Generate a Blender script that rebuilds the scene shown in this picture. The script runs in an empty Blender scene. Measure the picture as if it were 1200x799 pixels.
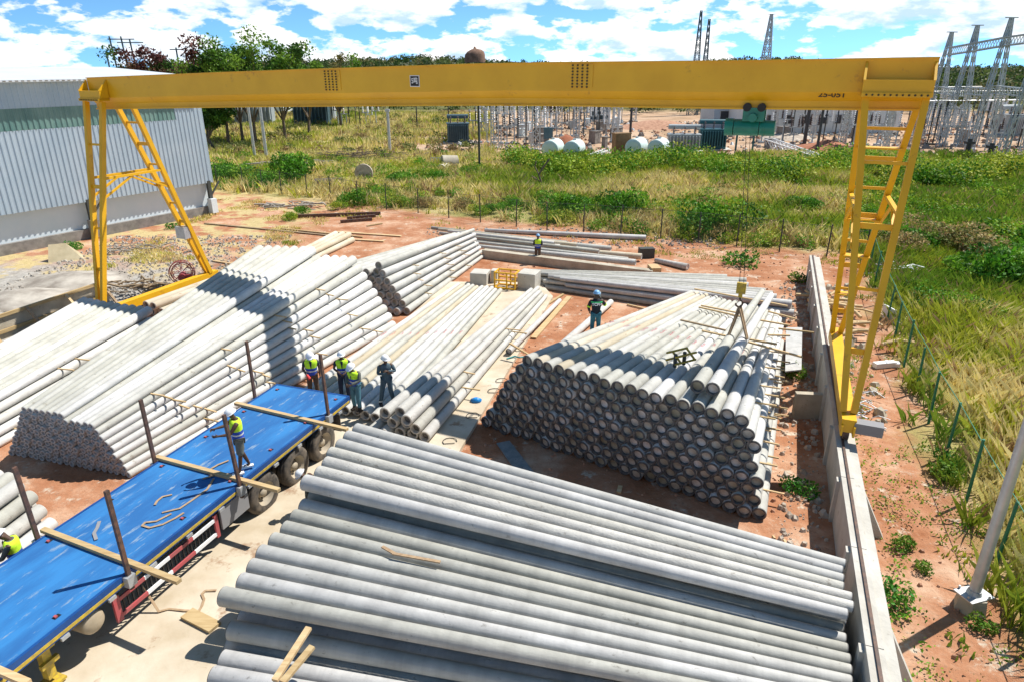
import bpy, math, random
import numpy as np
from mathutils import Vector, Matrix, Euler
random.seed(7)
RNG = np.random.default_rng(11)
C = bpy.context.scene.collection
SC = bpy.context.scene

# ------------------------------------------------------------------ camera
FPX, CAM_H, PITCH = 800.0, 10.8, math.radians(21.9)
cam_d = bpy.data.cameras.new('camera')
cam_d.sensor_width = 36; cam_d.lens = 36 * FPX / 1200
cam_d.clip_start = 0.1; cam_d.clip_end = 9000
cam = bpy.data.objects.new('camera', cam_d); C.objects.link(cam)
cam.location = (0, 0, CAM_H)
cam.rotation_euler = (math.pi / 2 - PITCH, 0, 0)
SC.camera = cam

# ------------------------------------------------------------------ light
SUN_EL = math.radians(57); SUN_AZ = math.atan2(0.88, 0.47)      # clockwise from +Y
SUN_V = Vector((math.sin(SUN_AZ) * math.cos(SUN_EL), math.cos(SUN_AZ) * math.cos(SUN_EL), math.sin(SUN_EL)))
sd = bpy.data.lights.new('sun', 'SUN'); sd.energy = 5.0; sd.angle = math.radians(0.5); sd.color = (1.0, 0.95, 0.87)
so = bpy.data.objects.new('sun', sd); C.objects.link(so)
so.rotation_euler = SUN_V.to_track_quat('Z', 'Y').to_euler(); so.location = (0, 0, 60)
W = bpy.data.worlds.new('World'); SC.world = W; W.use_nodes = True
def build_world():
    nt = W.node_tree; N = nt.nodes; L = nt.links; N.clear()
    out = N.new('ShaderNodeOutputWorld'); bg = N.new('ShaderNodeBackground'); bg.inputs[1].default_value = 0.06
    L.new(bg.outputs[0], out.inputs[0])
    tc = N.new('ShaderNodeTexCoord')
    mp = N.new('ShaderNodeMapping'); mp.inputs['Location'].default_value = (0, 0, 0.34); mp.inputs['Scale'].default_value = (1, 1, 1.2)
    L.new(tc.outputs['Generated'], mp.inputs[0])
    sky = N.new('ShaderNodeTexSky'); sky.sky_type = 'NISHITA'; sky.sun_disc = False
    sky.sun_elevation = SUN_EL; sky.sun_rotation = SUN_AZ; sky.dust_density = 0.3; sky.ozone_density = 1.6; sky.air_density = 1.0
    L.new(mp.outputs[0], sky.inputs[0])
    tint = N.new('ShaderNodeMix'); tint.data_type = 'RGBA'; tint.blend_type = 'MULTIPLY'; tint.inputs[0].default_value = 1
    tint.inputs[7].default_value = (.92, 1.38, 1.45, 1); L.new(sky.outputs[0], tint.inputs[6])
    def noise(scale, detail, zs, loc, rough=.55, dist=0.0):
        m = N.new('ShaderNodeMapping'); m.inputs['Scale'].default_value = (1, 1, zs); m.inputs['Location'].default_value = loc
        L.new(tc.outputs['Generated'], m.inputs[0])
        n = N.new('ShaderNodeTexNoise'); n.inputs['Scale'].default_value = scale; n.inputs['Detail'].default_value = detail
        n.inputs['Roughness'].default_value = rough; n.inputs['Distortion'].default_value = dist
        L.new(m.outputs[0], n.inputs['Vector']); return n.outputs[0]
    def ramp(src, stops):
        r = N.new('ShaderNodeValToRGB'); e = r.color_ramp.elements
        e[0].position, e[0].color = stops[0]; e[1].position, e[1].color = stops[-1]
        for p, c in stops[1:-1]:
            q = e.new(p); q.color = c
        L.new(src, r.inputs[0]); return r.outputs[0]
    g = lambda v: (v, v, v, 1)
    n1 = noise(11, 11, 2.7, (5.3, 1.2, .4), .57, .0)
    mask = ramp(n1, [(.435, g(0)), (.475, g(.65)), (.525, g(1))])
    # clouds thinned out overhead, beyond the view, to weaken their fill light
    sp = N.new('ShaderNodeSeparateXYZ'); L.new(tc.outputs['Generated'], sp.inputs[0])
    low = N.new('ShaderNodeMapRange'); low.interpolation_type = 'SMOOTHSTEP'; L.new(sp.outputs[2], low.inputs[0])
    low.inputs[1].default_value = .26; low.inputs[2].default_value = .10; low.inputs[3].default_value = .03; low.inputs[4].default_value = 1.0
    mm = N.new('ShaderNodeMath'); mm.operation = 'MULTIPLY'; L.new(mask, mm.inputs[0]); L.new(low.outputs[0], mm.inputs[1]); mask = mm.outputs[0]
    # light and grey sides of the clouds: the same field sampled a little higher up
    n2 = noise(11, 11, 2.7, (5.3, 1.2, .437), .57, .0)
    shade = ramp(n2, [(.47, (18.0, 17.8, 17.5, 1)), (.53, (15, 15.6, 16.4, 1)), (.62, (8.0, 10.8, 14, 1))])
    hz = N.new('ShaderNodeMapRange'); L.new(sp.outputs[2], hz.inputs[0]); hz.inputs[1].default_value = .0; hz.inputs[2].default_value = .2
    hz.inputs[3].default_value = 2.7; hz.inputs[4].default_value = 1.0
    vm = N.new('ShaderNodeVectorMath'); vm.operation = 'SCALE'; L.new(tint.outputs[2], vm.inputs[0]); L.new(hz.outputs[0], vm.inputs['Scale'])
    mx = N.new('ShaderNodeMix'); mx.data_type = 'RGBA'
    L.new(mask, mx.inputs[0]); L.new(vm.outputs[0], mx.inputs[6]); L.new(shade, mx.inputs[7])
    L.new(mx.outputs[2], bg.inputs[0])
build_world()
SC.view_settings.view_transform = 'Standard'; SC.view_settings.look = 'None'
SC.view_settings.exposure = 0.43; SC.view_settings.gamma = 1

# ------------------------------------------------------------------ helpers
cP, sP = math.cos(PITCH), math.sin(PITCH)
def G(x, y, h=0.0):
    """ground point (at height h) seen at photo pixel x, y"""
    u, v = x - 600, y - 399.5
    d = Vector((u, FPX * cP - v * sP, -(v * cP + FPX * sP)))
    return Vector((0, 0, CAM_H)) + d * ((h - CAM_H) / d.z)

class MB:
    def __init__(s): s.v = []; s.f = []; s.m = []; s.sm = []
    def add(s, vs, fs, mi=0, smooth=False):
        o = len(s.v); s.v.extend([tuple(p) for p in vs])
        for f in fs: s.f.append(tuple(i + o for i in f)); s.m.append(mi); s.sm.append(smooth)
        return s
    def box(s, c, size, rz=0.0, mi=0, R=None):
        hx, hy, hz = [q / 2 for q in size]
        M = R if R is not None else Matrix.Rotation(rz, 3, 'Z')
        vs = [Vector(c) + M @ Vector((a * hx, b * hy, d * hz)) for d in (-1, 1) for a, b in ((-1, -1), (1, -1), (1, 1), (-1, 1))]
        return s.add(vs, [(3, 2, 1, 0), (4, 5, 6, 7), (0, 1, 5, 4), (1, 2, 6, 5), (2, 3, 7, 6), (3, 0, 4, 7)], mi)
    def bar(s, a, b, w, h=None, mi=0, up=(0, 0, 1)):
        a, b = Vector(a), Vector(b); h = h or w; d = (b - a)
        if d.length < 1e-6: return s
        L = d.length; d.normalize(); upv = Vector(up)
        if abs(d.dot(upv)) > .98: upv = Vector((1, 0, 0))
        sx = d.cross(upv).normalized(); uz = sx.cross(d)
        M = Matrix((d, sx, uz)).transposed()
        return s.box((a + b) / 2, (L, w, h), mi=mi, R=M)
    def tube(s, a, b, r0, r1=None, n=10, mi=0, caps=True, smooth=True):
        a, b = Vector(a), Vector(b); r1 = r0 if r1 is None else r1
        d = (b - a).normalized(); up = Vector((0, 0, 1)) if abs(d.z) < .95 else Vector((1, 0, 0))
        x = d.cross(up).normalized(); y = x.cross(d)
        vs = []
        for p, r in ((a, r0), (b, r1)):
            for i in range(n):
                t = 2 * math.pi * i / n; vs.append(p + x * (r * math.cos(t)) + y * (r * math.sin(t)))
        s.add(vs, [(i, i + n, (i + 1) % n + n, (i + 1) % n) for i in range(n)], mi, smooth)
        if caps: s.add(vs[:n], [tuple(range(n))], mi); s.add(vs[n:], [tuple(reversed(range(n)))], mi)
        return s
    def path(s, pts, r, n=6, mi=0):
        for a, b in zip(pts[:-1], pts[1:]): s.tube(a, b, r, r, n, mi)
        return s
    def rings(s, rs, n=16, mi=0, smooth=True, cap=True):
        """rs: list of (centre, rx, ry) horizontal elliptical rings"""
        vs = []
        for c, rx, ry in rs:
            c = Vector(c)
            for i in range(n):
                t = 2 * math.pi * i / n; vs.append(c + Vector((rx * math.cos(t), ry * math.sin(t), 0)))
        fs = []
        for k in range(len(rs) - 1):
            for i in range(n):
                fs.append((k * n + i, k * n + (i + 1) % n, (k + 1) * n + (i + 1) % n, (k + 1) * n + i))
        s.add(vs, fs, mi, smooth)
        if cap:
            s.add(vs[:n], [tuple(reversed(range(n)))], mi); s.add(vs[-n:], [tuple(range(n))], mi)
        return s
    def mesh(s, name, mats):
        me = bpy.data.meshes.new(name); me.from_pydata([tuple(p) for p in s.v], [], s.f)
        for m in (mats if isinstance(mats, (list, tuple)) else [mats]): me.materials.append(m)
        me.polygons.foreach_set('material_index', s.m); me.polygons.foreach_set('use_smooth', s.sm)
        me.update(); return me
    def build(s, name, mats, parent=None, loc=None, rz=None):
        return link(name, s.mesh(name, mats), parent, loc, rz)
def link(name, data, parent=None, loc=None, rz=None):
    o = bpy.data.objects.new(name, data); C.objects.link(o)
    if parent is not None: o.parent = parent
    if loc is not None: o.location = loc
    if rz is not None: o.rotation_euler = (0, 0, rz)
    return o
def tag(o, label=None, cat=None, group=None, kind=None):
    if label: o['label'] = label
    if cat: o['category'] = cat
    if group: o['group'] = group
    if kind: o['kind'] = kind
    return o
def empty(name, loc=(0, 0, 0), rz=0.0):
    o = bpy.data.objects.new(name, None); C.objects.link(o); o.location = loc; o.rotation_euler = (0, 0, rz)
    o.empty_display_size = .2; return o
def copy_tree(o, parent=None):
    c = o.copy(); C.objects.link(c); c.parent = parent
    for ch in [q for q in bpy.data.objects if q.parent == o]: copy_tree(ch, c)
    return c
ORD = ['first', 'second', 'third', 'fourth', 'fifth', 'sixth', 'seventh', 'eighth', 'ninth', 'tenth', 'eleventh', 'twelfth', 'thirteenth',
       'fourteenth', 'fifteenth', 'sixteenth', 'seventeenth', 'eighteenth', 'nineteenth', 'twentieth', 'twenty-first', 'twenty-second',
       'twenty-third', 'twenty-fourth', 'twenty-fifth', 'twenty-sixth', 'twenty-seventh', 'twenty-eighth', 'twenty-ninth', 'thirtieth']
for t in ('thirt', 'fort', 'fift', 'sixt', 'sevent'):
    for k in ORD[:9]: ORD.append(t + 'y-' + k)
    ORD.append({'thirt': 'fortieth', 'fort': 'fiftieth', 'fift': 'sixtieth', 'sixt': 'seventieth', 'sevent': 'eightieth'}[t])

# ------------------------------------------------------------------ materials
def lin(c): return tuple(c) + (1.0,)
def mat(name, col, col2=None, scale=3.0, rough=.8, metal=0.0, detail=6, lo=.35, hi=.65, bump=0.0, bscale=None, rnd=0.0,
        spots=None, stretch=None, coat=0, world=False, bands=0.0):
    m = bpy.data.materials.new(name); m.use_nodes = True; nt = m.node_tree; N = nt.nodes; L = nt.links
    b = N['Principled BSDF']; b.inputs['Roughness'].default_value = rough; b.inputs['Metallic'].default_value = metal
    tc = N.new('ShaderNodeTexCoord'); vec = tc.outputs['Object']
    if world:
        ge = N.new('ShaderNodeNewGeometry'); vec = ge.outputs['Position']
    if stretch:
        mp = N.new('ShaderNodeMapping'); mp.inputs['Scale'].default_value = stretch; L.new(vec, mp.inputs[0]); vec = mp.outputs[0]
    src = None
    if col2 is not None:
        n = N.new('ShaderNodeTexNoise'); n.inputs['Scale'].default_value = scale; n.inputs['Detail'].default_value = detail
        n.inputs['Roughness'].default_value = .6
        L.new(vec, n.inputs['Vector'])
        r = N.new('ShaderNodeValToRGB'); r.color_ramp.elements[0].position = lo; r.color_ramp.elements[1].position = hi
        r.color_ramp.elements[0].color = lin(col); r.color_ramp.elements[1].color = lin(col2)
        L.new(n.outputs[0], r.inputs[0]); src = r.outputs[0]
    if spots:
        sc_, scol, thr = spots
        n = N.new('ShaderNodeTexNoise'); n.inputs['Scale'].default_value = sc_; n.inputs['Detail'].default_value = 8; n.inputs['Roughness'].default_value = .7
        L.new(vec, n.inputs['Vector'])
        r = N.new('ShaderNodeValToRGB'); r.color_ramp.elements[0].position = thr; r.color_ramp.elements[1].position = thr + .08
        L.new(n.outputs[0], r.inputs[0])
        mx = N.new('ShaderNodeMix'); mx.data_type = 'RGBA'; mx.inputs[6].default_value = lin(col); mx.inputs[7].default_value = lin(scol)
        if src: L.new(src, mx.inputs[6])
        L.new(r.outputs[0], mx.inputs[0]); src = mx.outputs[2]
    if bands > 0:                      # faint rings left by the spinning mould, along the pole
        mp_ = N.new('ShaderNodeMapping'); mp_.inputs['Scale'].default_value = (3.2, .15, .15); L.new(tc.outputs['Object'], mp_.inputs[0])
        oi_ = N.new('ShaderNodeObjectInfo'); ad = N.new('ShaderNodeVectorMath'); ad.operation = 'ADD'; sc_ = N.new('ShaderNodeVectorMath'); sc_.operation = 'SCALE'
        cx = N.new('ShaderNodeCombineXYZ'); L.new(oi_.outputs['Random'], cx.inputs[0]); L.new(cx.outputs[0], sc_.inputs[0]); sc_.inputs['Scale'].default_value = 57
        L.new(mp_.outputs[0], ad.inputs[0]); L.new(sc_.outputs[0], ad.inputs[1])
        nb = N.new('ShaderNodeTexNoise'); nb.inputs['Scale'].default_value = 1.0; nb.inputs['Detail'].default_value = 5; nb.inputs['Roughness'].default_value = .7; L.new(ad.outputs[0], nb.inputs['Vector'])
        mr_ = N.new('ShaderNodeMapRange'); L.new(nb.outputs[0], mr_.inputs[0]); mr_.inputs[1].default_value = .3; mr_.inputs[2].default_value = .7; mr_.inputs[3].default_value = 1 - bands; mr_.inputs[4].default_value = 1 + bands * .6
        mb_ = N.new('ShaderNodeMix'); mb_.data_type = 'RGBA'; mb_.blend_type = 'MULTIPLY'; mb_.inputs[0].default_value = 1; mb_.inputs[6].default_value = lin(col)
        if src: L.new(src, mb_.inputs[6])
        L.new(mr_.outputs[0], mb_.inputs[7]); src = mb_.outputs[2]
    if rnd > 0:
        oi = N.new('ShaderNodeObjectInfo'); mr = N.new('ShaderNodeMapRange')
        mr.inputs['To Min'].default_value = 1 - rnd; mr.inputs['To Max'].default_value = 1 + rnd * .55
        L.new(oi.outputs['Random'], mr.inputs[0])
        mx = N.new('ShaderNodeMix'); mx.data_type = 'RGBA'; mx.blend_type = 'MULTIPLY'; mx.inputs[0].default_value = 1
        mx.inputs[6].default_value = lin(col)
        if src: L.new(src, mx.inputs[6])
        cc = N.new('ShaderNodeCombineColor'); mp2 = N.new('ShaderNodeMath'); mp2.operation = 'POWER'; mp2.inputs[1].default_value = 1.35
        L.new(mr.outputs[0], mp2.inputs[0])
        L.new(mr.outputs[0], cc.inputs[0]); L.new(mr.outputs[0], cc.inputs[1]); L.new(mp2.outputs[0], cc.inputs[2])
        L.new(cc.outputs[0], mx.inputs[7]); src = mx.outputs[2]
    if src: L.new(src, b.inputs['Base Color'])
    else: b.inputs['Base Color'].default_value = lin(col)
    if bump > 0:
        n = N.new('ShaderNodeTexNoise'); n.inputs['Scale'].default_value = bscale or scale * 4; n.inputs['Detail'].default_value = 8
        L.new(vec, n.inputs['Vector'])
        bp = N.new('ShaderNodeBump'); bp.inputs['Strength'].default_value = bump; bp.inputs['Distance'].default_value = .05
        L.new(n.outputs[0], bp.inputs['Height']); L.new(bp.outputs[0], b.inputs['Normal'])
    return m
def leafmat(name, attr=True, col=(.08, .15, .03), rough=.6):
    m = bpy.data.materials.new(name); m.use_nodes = True; nt = m.node_tree; N = nt.nodes; L = nt.links
    b = N['Principled BSDF']; b.inputs['Roughness'].default_value = rough; b.inputs['Specular IOR Level'].default_value = .25
    tr = N.new('ShaderNodeBsdfTranslucent'); ms = N.new('ShaderNodeMixShader'); ms.inputs[0].default_value = .3
    if attr:
        a = N.new('ShaderNodeVertexColor'); a.layer_name = 'Col'
        L.new(a.outputs[0], b.inputs['Base Color']); L.new(a.outputs[0], tr.inputs[0])
    else:
        b.inputs['Base Color'].default_value = lin(col); tr.inputs[0].default_value = lin(col)
    L.new(b.outputs[0], ms.inputs[1]); L.new(tr.outputs[0], ms.inputs[2]); L.new(ms.outputs[0], N['Material Output'].inputs[0])
    return m
M = {}
M['pole_white'] = mat('pole_white', (.48, .475, .45), (.64, .635, .61), 1.4, .8, rnd=.2, spots=(5, (.36, .33, .28), .60), stretch=(.9, 1.5, 1.5), bands=.08, bump=.15, bscale=18)
M['pole_beige'] = mat('pole_beige', (.50, .42, .30), (.62, .56, .45), 1.4, .85, rnd=.15, spots=(4, (.36, .28, .19), .6), stretch=(.5, 1.5, 1.5))
M['pole_grey'] = mat('pole_grey', (.39, .385, .365), (.52, .515, .49), 1.3, .75, rnd=.2, spots=(4, (.25, .24, .22), .61), stretch=(1.0, 1.6, 1.6), bump=.12, bscale=10, bands=.14)
M['pole_mid'] = mat('pole_mid', (.42, .41, .38), (.56, .545, .50), 1.3, .78, rnd=.2, spots=(5, (.28, .25, .21), .60), stretch=(.9, 1.5, 1.5), bands=.12, bump=.25, bscale=16)
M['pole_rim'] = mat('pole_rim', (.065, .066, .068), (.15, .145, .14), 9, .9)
M['pole_rim_pale'] = mat('pole_rim_pale', (.40, .375, .34), (.52, .49, .45), 9, .9)
M['pole_core'] = mat('pole_core', (.46, .40, .33), (.74, .72, .68), 2.5, .9, rnd=.42)
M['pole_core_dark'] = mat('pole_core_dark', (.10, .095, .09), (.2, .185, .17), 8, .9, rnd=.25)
M['timber'] = mat('timber', (.46, .31, .15), (.60, .45, .25), 2.5, .8, stretch=(.6, 6, 6), rnd=.25)
M['timber_old'] = mat('timber_old', (.22, .15, .09), (.40, .30, .19), 2.5, .9, stretch=(.6, 6, 6), rnd=.2)
M['steel_dark'] = mat('steel_dark', (.05, .035, .03), (.16, .08, .05), 6, .6)
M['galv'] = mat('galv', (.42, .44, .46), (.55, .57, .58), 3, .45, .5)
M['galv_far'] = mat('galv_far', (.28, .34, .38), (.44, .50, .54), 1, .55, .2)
M['yellow'] = mat('yellow', (.72, .39, .008), (.80, .45, .012), .9, .42, spots=(1.3, (.52, .25, .02), .61), bump=.04, bscale=2)
M['yellow_stripe'] = mat('yellow_stripe', (.62, .43, .03), (.35, .25, .06), 9, .6)
M['black'] = mat('black', (.012, .012, .013), rough=.6)
M['rubber'] = mat('rubber', (.045, .042, .04), (.16, .13, .10), 5, .9)
M['rim'] = mat('rim', (.30, .26, .20), (.45, .38, .28), 5, .7)
M['conc'] = mat('conc', (.44, .42, .37), (.56, .54, .49), 1.2, .85, spots=(2.5, (.28, .25, .21), .62), bump=.3, bscale=10)
M['conc_old'] = mat('conc_old', (.34, .30, .23), (.50, .45, .36), 1.2, .9, spots=(3, (.2, .16, .11), .6), bump=.3, bscale=9)
M['slab'] = mat('slab', (.45, .37, .26), (.60, .53, .42), .7, .9, spots=(1.1, (.33, .22, .14), .58), bump=.2, bscale=6, world=True)
M['white'] = mat('white', (.78, .79, .80), rough=.6)
M['white_wall'] = mat('white_wall', (.62, .70, .74), (.72, .77, .79), .4, .8)
M['grey_base'] = mat('grey_base', (.16, .15, .14), (.28, .26, .24), 2, .9)
M['text_dark'] = mat('text_dark', (.04, .025, .01), rough=.6)
M['red'] = mat('red', (.46, .07, .08), (.36, .10, .10), 6, .6)
M['red_mark'] = mat('red_mark', (.55, .10, .12), rough=.8)
M['hoist'] = mat('hoist', (.008, .17, .12), (.012, .22, .16), 3, .4)
M['strap'] = mat('strap', (.42, .30, .18), (.30, .20, .12), 8, .9)
M['strap_grey'] = mat('strap_grey', (.25, .25, .26), rough=.8)
M['fence_green'] = mat('fence_green', (.01, .17, .09), rough=.5)
M['post_dark'] = mat('post_dark', (.05, .055, .05), rough=.7)
M['bark'] = mat('bark', (.10, .075, .055), (.2, .16, .12), 8, .95)
M['deadwood'] = mat('deadwood', (.30, .27, .23), (.42, .38, .33), 5, .95)
M['leaf'] = leafmat('leaf')
M['grass'] = leafmat('grass')

# deck paint: blue, with pale scuffs and scratches
def deck_mat():
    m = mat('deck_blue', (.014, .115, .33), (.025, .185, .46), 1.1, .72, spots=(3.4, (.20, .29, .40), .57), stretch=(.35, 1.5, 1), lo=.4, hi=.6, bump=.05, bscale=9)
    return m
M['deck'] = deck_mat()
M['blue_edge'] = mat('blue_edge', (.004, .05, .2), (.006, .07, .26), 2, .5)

# ------------------------------------------------------------------ the lie of the land
WD = Vector((.345, .939, 0)).normalized()            # direction of the crane walls, towards the back
WN = Vector((WD.y, -WD.x, 0))                        # to the right of them
F_CORNER = Vector((20.2, 39.7, 0)); F_BACK = Vector((-.905, .425, 0)).normalized(); F_SIDE = -WD
def back_dist(x, y):    # > 0 beyond the back fence
    return (x - F_CORNER.x) * .425 + (y - F_CORNER.y) * .905
def side_dist(x, y):    # > 0 to the right of the side fence
    return (x - F_CORNER.x) * WN.x + (y - F_CORNER.y) * WN.y

def ground_material():
    m = bpy.data.materials.new('ground'); m.use_nodes = True; nt = m.node_tree; N = nt.nodes; L = nt.links
    b = N['Principled BSDF']; b.inputs['Roughness'].default_value = .95; b.inputs['Specular IOR Level'].default_value = .1
    ge = N.new('ShaderNodeNewGeometry'); pos = ge.outputs['Position']
    def noise(s, d=8, r=.6, off=(0, 0, 0)):
        mp = N.new('ShaderNodeMapping'); mp.inputs['Location'].default_value = off; L.new(pos, mp.inputs[0])
        n = N.new('ShaderNodeTexNoise'); n.inputs['Scale'].default_value = s; n.inputs['Detail'].default_value = d; n.inputs['Roughness'].default_value = r
        L.new(mp.outputs[0], n.inputs['Vector']); return n.outputs[0]
    def math_(op, a, c=None, d=None):
        n = N.new('ShaderNodeMath'); n.operation = op
        for i, q in enumerate((a, c, d)):
            if q is None: continue
            if isinstance(q, (int, float)): n.inputs[i].default_value = q
            else: L.new(q, n.inputs[i])
        return n.outputs[0]
    def sstep(x, lo, hi):
        n = N.new('ShaderNodeMapRange'); n.interpolation_type = 'SMOOTHSTEP'; L.new(x, n.inputs[0])
        n.inputs[1].default_value = lo; n.inputs[2].default_value = hi; return n.outputs[0]
    def ramp(src, stops):
        r = N.new('ShaderNodeValToRGB'); e = r.color_ramp.elements
        e[0].position, e[0].color = stops[0][0], lin(stops[0][1]); e[1].position, e[1].color = stops[-1][0], lin(stops[-1][1])
        for p, c in stops[1:-1]: e.new(p).color = lin(c)
        L.new(src, r.inputs[0]); return r.outputs[0]
    def mix(f, a, c):
        n = N.new('ShaderNodeMix'); n.data_type = 'RGBA'; L.new(f, n.inputs[0]); L.new(a, n.inputs[6]); L.new(c, n.inputs[7]); return n.outputs[2]
    sep = N.new('ShaderNodeSeparateXYZ'); L.new(pos, sep.inputs[0]); X, Y = sep.outputs[0], sep.outputs[1]
    soil = ramp(noise(.45, 9, .7), [(.35, (.31, .125, .06)), (.5, (.42, .205, .115)), (.66, (.58, .39, .27))])
    soil = mix(sstep(noise(6, 10, .75), .56, .66), soil, ramp(noise(3), [(.3, (.25, .13, .08)), (.7, (.34, .20, .13))]))
    soil = mix(sstep(noise(1.1, 9, .75, (9, 3, 0)), .55, .66), soil, ramp(noise(5), [(.3, (.50, .42, .32)), (.7, (.62, .55, .45))]))
    grass = ramp(noise(.22), [(.3, (.20, .21, .06)), (.5, (.38, .33, .13)), (.7, (.52, .42, .22))])
    grass = mix(sstep(noise(2.5, 8, .7), .55, .65), grass, ramp(noise(1), [(.3, (.20, .13, .07)), (.7, (.32, .22, .13))]))
    tan = ramp(noise(.12, 9, .7), [(.3, (.20, .16, .10)), (.45, (.42, .28, .18)), (.6, (.52, .38, .27))])
    savanna = ramp(noise(.03), [(.3, (.06, .08, .025)), (.5, (.12, .13, .05)), (.7, (.25, .21, .10))])
    wob = math_('MULTIPLY', math_('SUBTRACT', noise(.25, 6), .5), 7)
    bd = math_('ADD', math_('ADD', math_('MULTIPLY', math_('SUBTRACT', X, F_CORNER.x), .425), math_('MULTIPLY', math_('SUBTRACT', Y, F_CORNER.y), .905)), wob)
    sdd = math_('ADD', math_('ADD', math_('MULTIPLY', math_('SUBTRACT', X, F_CORNER.x), WN.x), math_('MULTIPLY', math_('SUBTRACT', Y, F_CORNER.y), WN.y)), wob)
    fld = math_('MAXIMUM', sstep(bd, .5, 3.0), sstep(sdd, -.2, 1.8))
    c = mix(fld, soil, grass)
    # straw grass and grey grit by the warehouse
    gritm = math_('MULTIPLY', sstep(math_('ADD', X, wob), -16.5, -19.5), sstep(math_('ADD', Y, wob), 43, 36))
    grit = ramp(noise(2.2, 9, .75), [(.3, (.22, .20, .18)), (.5, (.36, .34, .31)), (.7, (.52, .50, .46))])
    c = mix(gritm, c, grit)
    dry = math_('MULTIPLY', sstep(noise(.5, 6, .6, (4, 4, 0)), .46, .56), math_('MULTIPLY', sstep(math_('MULTIPLY', X, -1.0), 13, 17), sstep(Y, 34, 38)))
    c = mix(dry, c, ramp(noise(4), [(.3, (.42, .33, .15)), (.7, (.55, .44, .24))]))
    c = mix(sstep(math_('ADD', math_('ADD', Y, math_('MULTIPLY', X, -.05)), math_('MULTIPLY', wob, .7)), 86, 89), c, tan)
    lftm = math_('MULTIPLY', sstep(math_('MULTIPLY', X, -1.0), 14, 22), sstep(Y, 60, 70))
    c = mix(lftm, c, grass)
    c = mix(sstep(math_('ADD', Y, math_('MULTIPLY', wob, 3)), 175, 200), c, savanna)
    L.new(c, b.inputs['Base Color'])
    bp = N.new('ShaderNodeBump'); bp.inputs['Strength'].default_value = .6; bp.inputs['Distance'].default_value = .12
    hsum = math_('ADD', noise(3.5, 10, .7), math_('MULTIPLY', noise(.8, 4), 1.6)); L.new(hsum, bp.inputs['Height']); L.new(bp.outputs[0], b.inputs['Normal'])
    return m
M['ground'] = ground_material()
g = MB(); g.add([(-4000, -200, 0), (4000, -200, 0), (4000, 7000, 0), (-4000, 7000, 0)], [(0, 1, 2, 3)])
tag(g.build('ground', M['ground']), kind='structure')
def prism(mb, pts, z0, z1, mi=0):
    n = len(pts); vs = [(p[0], p[1], z0) for p in pts] + [(p[0], p[1], z1) for p in pts]
    mb.add(vs, [tuple(reversed(range(n))), tuple(range(n, 2 * n))] + [(i, (i + 1) % n, (i + 1) % n + n, i + n) for i in range(n)], mi)
    return mb
SLAB = .13
prism(MB(), [(-13, 3), (-5.0, 3), (-1.45, 18.3), (2.05, 32.5), (1.5, 34.9), (-3.4, 35.0), (-7.2, 19.5), (-9.3, 12)], -.1, SLAB).build('concrete_yard', M['slab'])
tag(bpy.data.objects['concrete_yard'], kind='structure')

# ------------------------------------------------------------------ number noise for scattering
def vnoise(x, y, s, seed=0):
    x = np.asarray(x) / s; y = np.asarray(y) / s
    xi = np.floor(x).astype(int); yi = np.floor(y).astype(int); fx = x - xi; fy = y - yi
    fx = fx * fx * (3 - 2 * fx); fy = fy * fy * (3 - 2 * fy)
    def h(a, b):
        v = np.sin(a * 127.1 + b * 311.7 + seed * 74.7) * 43758.5453
        return v - np.floor(v)
    return (h(xi, yi) * (1 - fx) + h(xi + 1, yi) * fx) * (1 - fy) + (h(xi, yi + 1) * (1 - fx) + h(xi + 1, yi + 1) * fx) * fy

def tri_mesh(name, V, F, col, mt):
    """V (n,3), F (m,3|4) index arrays, col (n,3) vertex colours"""
    me = bpy.data.meshes.new(name); nv = len(V); k = F.shape[1]; nf = len(F)
    me.vertices.add(nv); me.vertices.foreach_set('co', V.astype(np.float32).ravel())
    me.loops.add(nf * k); me.loops.foreach_set('vertex_index', F.astype(np.int32).ravel())
    me.polygons.add(nf); me.polygons.foreach_set('loop_start', np.arange(0, nf * k, k, dtype=np.int32))
    me.update(calc_edges=True)
    a = me.color_attributes.new('Col', 'FLOAT_COLOR', 'POINT')
    a.data.foreach_set('color', np.concatenate([col, np.ones((nv, 1))], 1).astype(np.float32).ravel())
    me.materials.append(mt); me.update(); return me

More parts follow.
